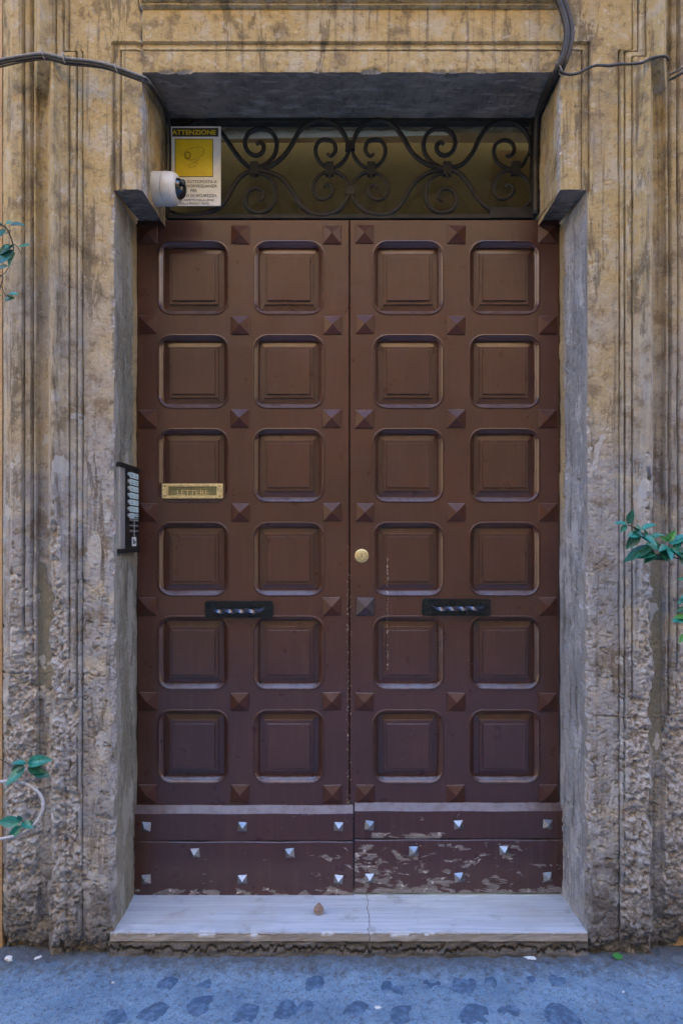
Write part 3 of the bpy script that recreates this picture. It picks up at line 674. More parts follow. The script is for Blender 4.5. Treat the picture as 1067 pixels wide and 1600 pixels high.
step_piece('threshold_slab', 173, 917, 1457, 1470, 2, DY + 0.1, M_SILL, 301, 0.006, 0.010)
M_COURSE = stone_material('dark_step_course', -0.6)
def course_mat():
    n = NB('dirty_step_course'); b = n.noise(1, 6, 0.65, vec=n.scale(n.pos, (9, 60, 60))); f = n.noise(120, 5, 0.65)
    col = n.mix(n.rng(b, 0.35, 0.65), (0.07, 0.065, 0.06), (0.17, 0.16, 0.15)); col = n.mix(n.rng(f, 0.6, 0.72, 0, 0.8), col, (0.36, 0.33, 0.29))
    return n.out(col, 0.9, n.bump(f, 0.004))
step_piece('step_course', 170, 918, 1470.5, 1512, 0, FY + 0.1, course_mat(), 331, 0.016, 0.004, cracky=1484)

# ------------------------------------------------------------------ transom: header, glass, olive board behind
tr = thing('transom_window', 'dark olive glass transom with pale strip behind it, above the door', 'window', (0, 2.95, wz(290)))
zt, zb = wz(112) + 0.02, D(0, 341).z
box('header', (wx(215), DY + 0.035, P(0, 195, (DY + 0.035) / FY).z), (wx(882), DY + 0.055, zt), M_DARKWOOD, tr, 0.003)
box('frame', (wx(215), DY + 0.05, zb - 0.03), (wx(882), DY + 0.13, D(0, 337).z), M_DARKWOOD, tr, 0.003)
n = NB('dusty_glass'); t = n.t
tb = n.N.new('ShaderNodeBsdfTransparent'); tb.inputs[0].default_value = (0.85, 0.83, 0.75, 1)
n.out((0.12, 0.105, 0.06), 0.12); ms = n.N.new('ShaderNodeMixShader'); n.link(n.rng(n.noise(5, 4), 0.3, 0.7, 0.18, 0.26), ms.inputs[0])
n.link(tb.outputs[0], ms.inputs[1]); n.link(n.b.outputs[0], ms.inputs[2]); n.link(ms.outputs[0], n.N['Material Output'].inputs[0]); M_GLASS = n.m
box('pane', (wx(217), DY + 0.080, D(0, 336.5).z + 0.0), (wx(880), DY + 0.086, D(0, 180).z), M_GLASS, tr)
box('backing_board', (wx(150), 3.16, zb - 0.1), (wx(940), 3.18, zt + 0.2), M_OLIVE, tr)
mesh('dark_quad', [P(757, 345, 1.25) , P(845, 345, 1.25), P(845, 235, 1.25), P(772, 235, 1.25)], [(0, 1, 2, 3)], M_OLIVE2, tr)  # darker brown quad in front of the board, lower right
for v_ in tr.children[-1:]: pass
rp = [P(225, 210, 1.17), P(330, 208, 1.17), P(540, 205, 1.17), P(700, 202, 1.17)]
tube('pale_strip', rp, 0.022, M_PALE_STRIP, tr, 12)  # pale tube close behind the top of the glass

# ------------------------------------------------------------------ wrought iron grille
GR = (DY + 0.012) / FY
grille = thing('iron_grille', 'black wrought iron scrollwork grille across the transom', 'grille', (0, DY + 0.012, wz(285)))
def G(px, py, dy=0.0):
    k = (DY + 0.012) / F
    return Vector(((px - 545) * k, DY + 0.012 - dy, CAMH - (py - 840) * k))
def spiral(cx_, cy_, r0, r1, a0, turns, n=40, sgn=1):
    out = []
    for i in range(n + 1):
        t_ = i / n; a = R(a0) + sgn * turns * 2 * math.pi * t_; r_ = r0 + (r1 - r0) * (t_ ** 0.75)
        out.append((cx_ + r_ * math.cos(a), cy_ + r_ * math.sin(a)))
    return out
def scroll(pts2, rad=3.1, dy=0.0, nm='scroll'):
    pts = [G(x, y, dy) for x, y in pts2]; pts = catmull(pts, 3)
    n_ = len(pts); rr = [rad * 0.0030 * (0.55 + 0.45 * min(1, i / (n_ * 0.10))) * (1.0) for i in range(n_)]
    rr = [q * (0.7 + 0.3 * min(1, (n_ - 1 - i) / (n_ * 0.1))) for i, q in enumerate(rr)]
    return tube(nm, pts, rr, M_IRON, grille, 8)
def S(*pts): return list(pts)
# large double scrolls around x=398 and x=698, mirrored upper and lower
def big_unit(cx_, m):
    # m=+1: scroll centre to the right of the tie as in the left unit
    up = spiral(cx_ + 6 * m, 224, 3, 27, 200 if m > 0 else -20, 1.55, 40, m)
    return up
def mir(pts, x0): return [(2 * x0 - x, y) for x, y in pts]
def bigS(cx_):
    # upper scroll: sweeps from the tie round to a tight eye
    u = [(cx_ - 1, 262), (cx_ + 18, 256), (cx_ + 32, 240), (cx_ + 34, 220), (cx_ + 24, 205), (cx_ + 7, 201), (cx_ - 9, 208), (cx_ - 15, 222), (cx_ - 11, 236), (cx_ + 1, 243), (cx_ + 12, 238), (cx_ + 14, 228), (cx_ + 8, 222), (cx_ + 3, 226)]
    l = [(cx_ - 2, 272), (cx_ + 16, 273), (cx_ + 29, 286), (cx_ + 33, 305), (cx_ + 26, 324), (cx_ + 9, 333), (cx_ - 8, 328), (cx_ - 15, 314), (cx_ - 11, 300), (cx_ + 1, 294), (cx_ + 12, 299), (cx_ + 13, 310), (cx_ + 6, 314)]
    return u, l
u, l = bigS(398); scroll(u); scroll(l)
u2, l2 = [mir(q, 698) for q in bigS(698)]
u2 = [(x - 2, y) for x, y in u2]; scroll(u2, 3.1); scroll(l2, 3.1)
# small paired scrolls at the middle (x = 516 | 580)
su = [(546, 232), (542, 244), (532, 257), (518, 263), (504, 258), (495, 246), (493, 232), (500, 220), (512, 218), (522, 224), (524, 236), (517, 244), (511, 240)]
slw = [(546, 292), (540, 280), (528, 270), (514, 268), (499, 274), (490, 288), (491, 302), (500, 311), (512, 309), (519, 300), (517, 290), (509, 288), (507, 293)]
scroll(su, 2.8); scroll(slw, 2.8); scroll(mir(su, 547.5), 2.8); scroll([(x, y + 1) for x, y in mir(slw, 547.5)], 2.8)
# right end scrolls
ru = [(825, 240), (818, 255), (806, 263), (790, 263), (777, 254), (771, 240), (774, 226), (786, 219), (799, 223), (803, 235), (797, 244), (790, 242)]
rl = [(829, 300), (824, 283), (812, 271), (796, 266), (781, 271), (772, 284), (771, 299), (780, 310), (793, 309), (801, 300), (799, 291), (791, 288), (788, 294)]
scroll(ru, 2.8); scroll(rl, 2.8)
# long sweeping bars
scroll(S((262, 262), (272, 240), (284, 212), (300, 196), (318, 192), (336, 199), (352, 216), (368, 240), (384, 258), (398, 264), (420, 262), (441, 248), (456, 228), (468, 206), (484, 194), (503, 190), (522, 195), (536, 209), (544, 226), (546, 236)), 3.4, 0.006)
scroll(S((549, 236), (551, 226), (558, 208), (572, 195), (592, 190), (612, 196), (628, 214), (642, 238), (660, 254), (682, 263), (700, 264), (722, 258), (738, 240), (748, 218), (762, 199), (782, 192), (806, 195), (820, 208), (828, 228), (825, 244)), 3.4, 0.006)
scroll(S((264, 330), (285, 337), (310, 336), (336, 330), (352, 316), (364, 294), (378, 276), (398, 268), (420, 270), (441, 280), (458, 302), (470, 322), (488, 335), (510, 337), (528, 330), (541, 314), (546, 300)), 3.4, 0.006)
scroll(S((549, 300), (553, 314), (566, 328), (584, 336), (606, 336), (625, 322), (638, 300), (652, 282), (672, 270), (698, 266), (718, 273), (732, 290), (746, 312), (764, 328), (776, 330)), 3.4, 0.006)
scroll(S((829, 298), (829, 312), (820, 324), (806, 330)), 2.8, 0.004)
def collar(px, py, w_=15, h_=14, vert=False):
    root = box('collar', G(px - w_ / 2, py + h_ / 2, 0.016), G(px + w_ / 2, py - h_ / 2, -0.012), M_IRON, grille, 0.002)
    return root
for px, py in ((398, 265), (698, 265), (515, 265), (580, 265), (805, 264)):
    collar(px, py, 13, 20)
for px, py in ((547, 229), (547, 300)): collar(px, py, 15, 13)
for px in (398, 515, 580, 698): tube('collar_spike', [G(px, 272, 0.012), G(px, 283, 0.012)], [0.008, 0.002], M_IRON, grille, 6)
rl_ = box('bottom_rail', G(262, 343, 0.012), G(768, 337, -0.012), M_IRON, grille, 0.001)
box('rail_plate', G(764, 343, 0.016), G(834, 326, -0.01), M_IRON, grille, 0.003)
box('side_bar', G(828, 341, 0.012), G(836, 186, -0.012), M_IRON, grille, 0.002)
box('side_bar', G(260, 341, 0.012), G(266, 186, -0.012), M_IRON, grille, 0.002)
box('top_rail', G(260, 192, 0.008), G(836, 186, -0.012), M_IRON, grille, 0.002)

# ------------------------------------------------------------------ door leaves
def rring(a, b, r, p, cxp, cyp, n=6):
    pts = []
    for (sx, sy, a0) in ((1, 1, 0), (-1, 1, 90), (-1, -1, 180), (1, -1, 270)):
        for k in range(n):
            an = R(a0 + 90.0 * k / (n - 1))
            pts.append(D(cxp + sx * (a - r) + r * math.cos(an), cyp + sy * (b - r) + r * math.sin(an), p))
    return pts
ROWS = [434 + 146.5 * i for i in range(6)]
LEAFS = dict(left=dict(x0=214.5, x1=545.2, cols=(302, 451), studs=(232, 375.5, 519), kick=(207.5, 551.5), kb=1394.5, kt=1257, mat=M_KICK_L,
                       ks=[(229, 1288), (379, 1288), (529, 1288), (305, 1329), (453, 1329), (229, 1370), (379, 1370), (529, 1370)]),
             right=dict(x0=546.8, x1=873, cols=(637.5, 788), studs=(570, 712, 855), kick=(554, 879), kb=1389.5, kt=1253, mat=M_KICK_R,
                        ks=[(577, 1286), (716, 1285), (855, 1284), (646, 1326), (787, 1325), (577, 1368), (717, 1367), (855, 1366)]))
def make_leaf(side, cfg):
    lab = {'left': 'left brown coffered door leaf with brass letter slot', 'right': 'right brown coffered door leaf with round brass lock and scuffed foot'}[side]
    L = thing('door_leaf', lab, 'door', ((cfg['x0'] - 545) * KD if side == 'left' else (cfg['x1'] - 545) * KD, DY, 0.1))
    L['group'] = 'pair of brown coffered door leaves'
    x0, x1 = cfg['x0'], cfg['x1']; yt, yb = 343.5, cfg['kb'] + 0.5
    A, B = 57.5, 59.5
    xs = [x0 + 1, cfg['cols'][0] - A, cfg['cols'][0] + A, cfg['cols'][1] - A, cfg['cols'][1] + A, x1 - 1]
    ys_ = [yt + 1]
    for cy_ in ROWS: ys_ += [cy_ - B, cy_ + B]
    ys_.append(yb)
    V, Fc = [], []
    def quad(a, b, c, d): o = len(V); V.extend([a, b, c, d]); Fc.append((o, o + 1, o + 2, o + 3))
    for i in range(5):
        for j in range(len(ys_) - 1):
            if i in (1, 3) and j % 2 == 1: continue
            quad(D(xs[i], ys_[j + 1]), D(xs[i + 1], ys_[j + 1]), D(xs[i + 1], ys_[j]), D(xs[i], ys_[j]))
    # bevelled perimeter and sides
    o = [D(x0 + 1, yt + 1), D(x1 - 1, yt + 1), D(x1 - 1, yb), D(x0 + 1, yb)]
    o2 = [D(x0, yt, -1), D(x1, yt, -1), D(x1, yb, -1), D(x0, yb, -1)]
    o3 = [v + Vector((0, 0.05, 0)) for v in o2]
    for k in range(4):
        q = (k + 1) % 4; quad(o[k], o[q], o2[q], o2[k]); quad(o2[k], o2[q], o3[q], o3[k])
    quad(o3[0], o3[1], o3[2], o3[3])
    prof = [(A, B, 0.05, 0), (56.4, 58.4, 22.5, 0), (55.8, 57.8, 22.5, 1.4), (54.6, 56.6, 22, 1.7), (53.9, 55.9, 21.5, 0.6), (53.6, 55.6, 21, -0.8),
            (52.4, 54.4, 19, -1.6), (50.6, 52.6, 15.5, -3.2), (50.3, 52.3, 15, -4.0), (48.8, 50.8, 8, -5.3), (47.6, 49.6, 1.5, -6.6), (47.2, 49.2, 0.6, -8.2), (47.0, 49.0, 0.5, -11.5)]
    NR = 24
    for cxp in cfg['cols']:
        for cyp in ROWS:
            base = len(V)
            for (a, b, r_, p) in prof: V.extend(rring(a, b, r_, p, cxp, cyp))
            for q in range(len(prof) - 1):
                for k in range(NR):
                    a = base + q * NR + k; b = base + q * NR + (k + 1) % NR
                    Fc.append((a, a + NR, b + NR, b))
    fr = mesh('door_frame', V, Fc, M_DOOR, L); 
    bm = bmesh.new(); bm.from_mesh(fr.data); bmesh.ops.remove_doubles(bm, verts=bm.verts, dist=1e-6); bmesh.ops.recalc_face_normals(bm, faces=bm.faces); bm.to_mesh(fr.data); bm.free()
    # fielded panels
    pm = None
    def sq(a, b, p): return [D(545 - a, 840 + b, p), D(545 + a, 840 + b, p), D(545 + a, 840 - b, p), D(545 - a, 840 - b, p)]
    Vp, Fp = [], []
    for (a, b, p) in ((47.1, 49.1, -10), (46.6, 48.6, -10), (38.6, 40.4, -8.4), (38.3, 40.1, -5.4), (37.9, 39.7, -5.0), (33.6, 35.0, -5.0), (33.3, 34.7, -2.0), (32.9, 34.3, -1.6)):
        Vp += sq(a, b, p)
    for q in range(7):
        for k in range(4):
            a = q * 4 + k; b = q * 4 + (k + 1) % 4; Fp.append((a, b, b + 4, a + 4))
    Fp.append((28, 29, 30, 31))
    ref = D(545, 840); base_l = wloc(L)
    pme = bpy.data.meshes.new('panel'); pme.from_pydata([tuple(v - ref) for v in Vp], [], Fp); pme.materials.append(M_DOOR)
    for cxp in cfg['cols']:
        for cyp in ROWS:
            o_ = bpy.data.objects.new('panel', pme); C.objects.link(o_); o_.parent = L; o_.location = D(cxp, cyp) - base_l
            o_.rotation_euler = (random.uniform(-.004, .004), random.uniform(-.004, .004), random.uniform(-.004, .004))
    # pyramid studs
    h = 14.3
    Vs = [D(545 + sx * a, 840 + sy * a, p) for (a, p) in ((h, -0.5), (h, 1.6), (h - 1.0, 2.4)) for (sx, sy) in ((-1, 1), (1, 1), (1, -1), (-1, -1))]
    Vs.append(D(545, 840, 8.8)); Fs = []
    for q in range(2):
        for k in range(4):
            a = q * 4 + k; b = q * 4 + (k + 1) % 4; Fs.append((a, b, b + 4, a + 4))
    for k in range(4): Fs.append((8 + k, 8 + (k + 1) % 4, 12))
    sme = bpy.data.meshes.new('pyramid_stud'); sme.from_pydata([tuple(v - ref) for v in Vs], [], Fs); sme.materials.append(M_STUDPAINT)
    srows = [367, 508, 654.5, 800.5, 948, 1096, 1240.5]
    for ri, sy in enumerate(srows):
        for ci, sx in enumerate(cfg['studs']):
            if ri == 4 and ci == 1: continue
            me_ = sme
            dark = side == 'right' and ri == 4 and ci == 0
            if dark: me_ = sme.copy(); me_.materials[0] = M_STUD_DARK
            o_ = bpy.data.objects.new('pyramid_stud', me_); C.objects.link(o_); o_.parent = L
            o_.location = D(sx + random.uniform(-.8, .8), sy + random.uniform(-.8, .8)) - base_l
            o_.rotation_euler = (random.uniform(-.02, .02), random.uniform(-.03, .03), random.uniform(-.02, .02))
            if dark: o_['label'] = 'stud painted darker than the others'
    # kick boards: two planks proud of the door
    k0, k1 = cfg['kick']; seam = 1309.5 if side == 'left' else 1306.5
    def plank(nm, ya, yb_, chamfer):
        b = bmesh.new(); P12 = 11.0
        prof_ = [(ya, 0.3), (ya + 0.3, 2.5), (ya + chamfer, P12 - 0.8), (ya + chamfer + 0.8, P12), (yb_ - 0.7, P12), (yb_, P12 - 0.8), (yb_, 0.3)]
        nx = 24; rows = []
        for i in range(nx + 1):
            xx = k0 + (k1 - k0) * i / nx
            ins = 0.0
            rows.append([b.verts.new(D(xx, y_ + 0.35 * math.sin(i * 0.7 + ya), max(0.3, p - (0.8 if i in (0, nx) else 0)))) for (y_, p) in prof_])
        for i in range(nx):
            for k in range(len(prof_) - 1):
                b.faces.new((rows[i][k], rows[i][k + 1], rows[i + 1][k + 1], rows[i + 1][k]))
        b.faces.new(rows[0][::-1]); b.faces.new(rows[-1])
        bmesh.ops.recalc_face_normals(b, faces=b.faces)
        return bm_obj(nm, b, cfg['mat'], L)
    plank('kick_plank', cfg['kt'], seam - 0.5, 9.5)
    plank('kick_plank', seam + 0.4, cfg['kb'], 0.8)
    hk = 7.0
    Vm = [D(545 + sx * hk, 840 + sy * hk, p) for p in (0, 0.8) for (sx, sy) in ((-1, 1), (1, 1), (1, -1), (-1, -1))] + [D(545, 840, 8.5)]
    Fm = [(k, (k + 1) % 4, 4 + (k + 1) % 4, 4 + k) for k in range(4)] + [(4 + k, 4 + (k + 1) % 4, 8) for k in range(4)]
    mme = bpy.data.meshes.new('metal_stud'); mme.from_pydata([tuple(v - ref) for v in Vm], [], Fm); mme.materials.append(M_STUDMETAL)
    for (sx, sy) in cfg['ks']:
        o_ = bpy.data.objects.new('metal_stud', mme); C.objects.link(o_); o_.parent = L
        o_.location = D(545 + (sx - 545) * .99, 840 + (sy - 840) * .993 + 2, 11) - base_l; o_.rotation_euler = (random.uniform(-.12, .05), random.uniform(-.12, .12), random.uniform(-.1, .1))
    return L
LL = make_leaf('left', LEAFS['left']); LR = make_leaf('right', LEAFS['right'])
# astragal shadow gap behind the meeting edges, jamb frame
dfm = thing('door_casing', 'dark wooden casing edge around the two brown leaves', 'door frame', (0, DY + 0.06, 0.1))
box('side_casing', (wx(166), DY + 0.055, 0.09), (wx(182), DY + 0.12, D(0, 340).z), M_DARKWOOD, dfm)
box('side_casing', (wx(905), DY + 0.055, 0.09), (wx(922), DY + 0.12, D(0, 340).z), M_DARKWOOD, dfm)
box('meeting_strip', D(536, 1392, -20), D(556, 345, -26), M_DARKWOOD, dfm)

def rounded_plate(name, cxp, cyp, a, b, r_, p0, p1, mat, parent, holes=False, rot=0.0):
    V, Fc = [], []
    rings = [(a, b, r_, p0), (a, b, r_, p1 - 0.6), (a - 0.6, b - 0.6, max(0.3, r_ - 0.4), p1)]
    for q in rings: V += rring(*q, cxp, cyp, 6)
    c_ = D(cxp, cyp); mt = Matrix.Translation(c_) @ Matrix.Rotation(rot, 4, 'Y') @ Matrix.Translation(-c_)
    V = [mt @ v for v in V]
    for q in range(2):
        for k in range(24):
            i = q * 24 + k; j = q * 24 + (k + 1) % 24; Fc.append((i, i + 24, j + 24, j))
    Fc.append(tuple(range(48, 72))[::-1])
    o = mesh(name, V, Fc, mat, parent)
    bm = bmesh.new(); bm.from_mesh(o.data); bmesh.ops.recalc_face_normals(bm, faces=bm.faces); bm.to_mesh(o.data); bm.free(); return o
def handle(cxp, cyp, parent, rot, off):
    pl_ = rounded_plate('door_handle', cxp, cyp, 53, 13.2, 4, -0.3, 3.2, M_BLACKMETAL, parent, rot=rot)
    V, Fc = [], []; n_ = 60
    pts = []
    for i in range(n_ + 1):
        t_ = i / n_; x = cxp + off - 40 + 80 * t_
        e = min(t_, 1 - t_) / 0.08; lift = 12.5 * min(1, e) ** 0.6 + 1.5
        pts.append(D(x, cyp - rot * (x - cxp) + 1 - (4 * (1 - min(1, e))), lift))
    tube('twisted_bar', pts, [KD * (2.8 + 3.0 * min(1, min(i, n_ - i) / 7.0)) for i in range(n_ + 1)], M_TWIST, pl_, 4, square=True, twist=0.125, flat=0.55)
    for sx in (-48, 48): lathe('screw', [(0, 0.006), (0.0016, 0.0055), (0.0022, 0.003)], D(cxp + sx, cyp - rot * sx, 3.0), (0, -1, 0), M_BLACKMETAL, pl_, 12)
handle(374, 952, LL, 0.0, 0); handle(712.5, 948.5, LR, 0.012, 2)
# cylinder lock
lk = lathe('lock', [(-0.002, 0.0285), (0.004, 0.0285), (0.0075, 0.026), (0.009, 0.022), (0.009, 0.0175), (0.0115, 0.0165), (0.013, 0.0145), (0.013, 0.001)], D(565, 868.5, 0), (0, -1, 0), M_BRASS, LR, 36)
kv = D(565, 869, 5.3); box('keyhole', kv + Vector((-0.0012, -0.0006, -0.006)), kv + Vector((0.0012, 0.004, 0.006)), M_INK, lk)
# letter slot
cxs, cys = 301.5, 767.5
fr_ = bmesh.new()
for (xa, xb, ya, yb_) in ((254, 349, 756, 760.5), (254, 349, 774.5, 779), (254, 264, 760.6, 774.4), (339, 349, 760.6, 774.4)):
    a = D(xa, yb_, 3.0); b = D(xb, ya, -1.0); box_bm(min(a.x, b.x), max(a.x, b.x), min(a.y, b.y), max(a.y, b.y), min(a.z, b.z), max(a.z, b.z), 0.0012, 2, fr_)
slot = bm_obj('letter_slot', fr_, M_BRASS, LL)
box('flap', D(264.2, 774.3, 0.4), D(338.8, 760.7, -1.0), M_BRASS_DULL, slot, 0.001)
lip = D(266, 763.6, 2.0); box('flap_ridge', D(266, 764, 1.6), D(337, 762.2, -1), M_BRASS_DULL, slot, 0.0008)
text_obj('raised_letters', 'LETTERE', 0.030, D(301.5, 773.6, 0.75), M_BRASS, slot, sx=1.15, depth=0.0014, align='CENTER')
for sx in (258.5, 344.5):
    for sy in (759.8, 775.2): lathe('screw', [(0, 0.0028), (0.0006, 0.0028), (0.001, 0.0015)], D(sx, sy, 2.9), (0, -1, 0), M_INK, slot, 10)
box('slot_recess', D(251, 781, -13.8), D(352, 754, -1.2), M_DOOR, slot)

# ------------------------------------------------------------------ warning sign
SR = 2.775 / FY
def SG(px, py, dy=0.0):
    v = P(px, py, SR); v.y -= dy; return v
sign = thing('warning_sign', 'white and yellow ATTENZIONE video surveillance sign hung on the grille', 'sign', SG(305, 322))
box('sign_board', SG(267, 321.5), SG(345, 197.5, -0.004), M_SIGNWHITE, sign, 0.0008)
box('edge_rim', SG(343.6, 321, 0.0025), SG(345.4, 198, -0.001), M_SIGNWHITE, sign)
box('header_band', SG(269.5, 213.5, 0.0006), SG(341.5, 200, -0.0005), M_INK, sign)
box('yellow_border', SG(273.6, 276.6, 0.0006), SG(333.4, 217, -0.0005), M_INK, sign)
box('yellow_field', SG(274.6, 275.6, 0.0010), SG(332.4, 218, 0.0004), M_YELLOW, sign)
text_obj('heading', 'ATTENZIONE', 0.0255, SG(303.5, 210.3, 0.0010), M_YELLOW, sign, sx=1.12, align='CENTER', bold=0.0006)
for s_, y_, z_, x_ in (('AREA SOTTOPOSTA A', 286.2, 0.0165, 307), ('VIDEOSORVEGLIANZA', 293.0, 0.0165, 307), ('PER', 300.2, 0.0165, 303), ('MOTIVI DI SICUREZZA', 308.0, 0.0165, 307),
                      ('(NEL RISPETTO DELLA LEGGE', 314.2, 0.0112, 306), ('SULLA PRIVACY 196/03)', 319.6, 0.0112, 305)):
    text_obj('text_line', s_, z_, SG(x_, y_, 0.0009), M_INK, sign, sx=1.0, align='CENTER')
cam_out = [(288, 243), (291, 236), (299, 232), (310, 230), (318, 232), (319, 238), (315, 244), (305, 249), (296, 250), (291, 248)]
pic = [tube_data([SG(x, y, 0.0012) for x, y in catmull([Vector((a, b, 0)) for a, b in cam_out + cam_out[:1]], 3) for x, y in [(x, y)]] if False else [SG(v.x, v.y, 0.0012) for v in catmull([Vector((a, b, 0)) for a, b in cam_out + cam_out[:1]], 3)], 0.0009, 5)]
pic.append(tube_data([SG(294 + 4 * math.cos(a), 243 + 5 * math.sin(a), 0.0014) for a in np.linspace(0, 6.283, 14)], 0.0022, 5))
pic.append(tube_data([SG(296, 251, 0.0012), SG(304, 254, 0.0012), SG(312, 249, 0.0012)], 0.0009, 5))
pic.append(tube_data([SG(294, 259, 0.0012), SG(300, 256, 0.0012), SG(310, 254, 0.0012), SG(306, 260, 0.0012), SG(297, 262, 0.0012), SG(294, 259, 0.0012)], 0.0008, 5))
multi('camera_drawing', pic, M_INKY, sign)

# ------------------------------------------------------------------ surveillance camera on the left reveal
kc = 2.66 / F
cvw = lambda px, py, Y_=2.66: Vector(((px - 545) * Y_ / F, Y_, CAMH - (py - 840) * Y_ / F))
cc = thing('security_camera', 'ivory dome surveillance camera on the left stone reveal in front of the sign', 'camera', cvw(238, 296))
ax = Vector((1, -0.13, -0.06)).normalized()
o0 = cvw(238, 295.5)
lathe('mounting_base', [(-0.03, 0.058), (0.0, 0.0615), (0.002, 0.0625), (0.052, 0.061), (0.054, 0.059)], o0, ax, M_WHITEPL, cc, 48)
lathe('housing', [(0.0555, 0.057), (0.0565, 0.0615), (0.059, 0.0625), (0.088, 0.060), (0.100, 0.054), (0.106, 0.045), (0.108, 0.040), (0.104, 0.038)], o0, ax, M_WHITEPL, cc, 48)
lens = lathe('dome', [(0.100, 0.0395)] + [(0.104 + 0.034 * math.sin(a), 0.0390 * math.cos(a)) for a in np.linspace(0, 1.5, 9)], o0, ax, M_LENS, cc, 36)
lathe('lens', [(0, 0.011), (0.010, 0.011), (0.012, 0.008)], o0 + ax * 0.128 + Vector((0.0, -0.028, 0.008)), (0.6, -0.8, 0), M_BLACKMETAL, cc, 20)

# ------------------------------------------------------------------ cables
def cable(name, label, spec, parts_, clips=(), mat=M_CABLE):
    first = P(*spec[0][:3]); t_ = thing(name, label, 'cable', first)
    for (dx, dy, dyy, rad, m_, wob) in parts_:
        pts = []
        for i, (a, b, r_) in enumerate(spec):
            v = P(a + dx, b + dy + wob * math.sin(i * 1.9 + dx), r_); v.y -= dyy; pts.append(v)
        tube('cable_strand', catmull(pts, 7), rad, m_, t_, 8)
    for (a, b, r_, ang, w_, h_) in clips:
        v = P(a, b, r_); ca, sa = math.cos(R(ang)), math.sin(R(ang))
        pts = [v + Vector((-sa * h_ * math.cos(q), -0.012 * math.sin(q) * 1.1 - 0.002, ca * h_ * math.cos(q))) for q in np.linspace(0, math.pi * 2, 14)]
        tube('cable_tie', pts, w_, M_CABLE_W, t_, 5)
    return t_
RC = (FY - 34 * KF) / FY
cable('cable_bundle', 'bundle of old grey cables sagging across the top left mouldings to the camera', [(-40, 104, RC), (0, 94, RC), (30, 89, RC), (68, 85, RC), (100, 91, RC), (135, 95, RC), (165, 101, RC), (195, 110, RC * 1.002), (222, 120, RC * 1.006), (233, 127, 1.0), (246, 146, 1.03), (258, 166, 1.075), (262, 190, 1.10), (263, 225, 1.10), (263, 262, 1.095), (262, 276, 1.09)],
      [(0, 0, 0, 0.0045, M_CABLE, 0.6), (0, 3.5, -0.004, 0.0045, M_CABLE_D, 0.8), (-1, -3, -0.003, 0.0028, M_CABLE_W, 0.7), (3, 6, -0.008, 0.0032, M_CABLE_D, -1.2), (-4, 1, -0.006, 0.003, M_CABLE, 1.0)],
      [(69, 86, RC, 10, 0.0016, 0.013), (101, 92, RC, 10, 0.0022, 0.014), (182, 107, RC, 15, 0.0022, 0.013), (231, 126, 1.0, 45, 0.0022, 0.014)])
cable('power_cable', 'pair of thick dark cables curving down beside the top right of the opening', [(862, -45, 0.985), (872, -10, 0.985), (883, 20, 0.985), (889, 50, 0.985), (884, 80, 0.985), (874, 105, 0.99), (862, 130, 1.02), (850, 155, 1.06), (843, 180, 1.095), (841, 215, 1.105), (840, 260, 1.11), (840, 332, 1.11)],
      [(-3.5, 2, 0, 0.0115, M_CABLE_D, 0), (4.5, -1, -0.004, 0.0105, M_CABLE_D, 0.5), (0, 0, -0.012, 0.006, M_CABLE, 1.5)], [(873, 109, 0.99, -60 + 90, 0.002, 0.028)], )
cable('thin_cable', 'single thin dark cable looping over the top right mouldings', [(873, 110, 0.985), (886, 116, 0.985), (903, 115, 0.985), (918, 107, 0.985), (932, 102, 0.985), (950, 103, RC), (968, 101, RC), (985, 100, RC), (1003, 98, RC), (1016, 92, RC), (1032, 88, RC), (1041, 89, RC), (1044, 95, RC * 1.006)],
      [(0, 0, 0, 0.0042, M_CABLE_D, 0.4), (0.5, -2.2, -0.003, 0.003, M_CABLE, 0.6)])
cable('wall_cable', 'short dark cable leaving the frame at the top right edge', [(1044, 125, RC * 1.012), (1052, 121, RC * 1.008), (1062, 116, RC), (1080, 108, RC), (1100, 104, RC * 1.01)],
      [(0, 0, 0, 0.0045, M_CABLE_D, 0.5), (0, -8, 0, 0.0035, M_CABLE, 0.5)])

# ------------------------------------------------------------------ intercom on the left reveal
ic = thing('intercom', 'narrow intercom panel with pale name cards and black caps on the left reveal', 'intercom', (wx(176), 2.62, wz(850)))
def IC(Y_, py, off=0.0):       # on the reveal, height given by the pixel row at that depth
    X0 = (178 - 545) * KF + (-5 * KF) * (Y_ - FY) / 0.36
    return Vector((X0 + 0.005 + off, Y_, py))
ya_, yb2 = 2.545, 2.765
zt_, zb_ = 1.535 - (733 - 840) * 2.65 / F, 1.535 - (857 - 840) * 2.65 / F
box('housing', IC(ya_, zb_, -0.01), IC(yb2, zt_, 0.012), M_ALU, ic, 0.002)
box('top_cap', IC(ya_ - 0.004, zt_, -0.01), IC(yb2 + 0.004, zt_ + 0.016, 0.018), M_BLACKPL, ic, 0.002)
box('bottom_cap', IC(ya_ - 0.004, zb_ - 0.016, -0.01), IC(yb2 + 0.004, zb_, 0.018), M_BLACKPL, ic, 0.002)
box('panel_face', IC(2.60, zb_ + 0.001, 0.011), IC(2.760, zt_ - 0.001, 0.0145), M_BLACKPL, ic)
ch_ = (zt_ - zb_) * 0.60 / 7
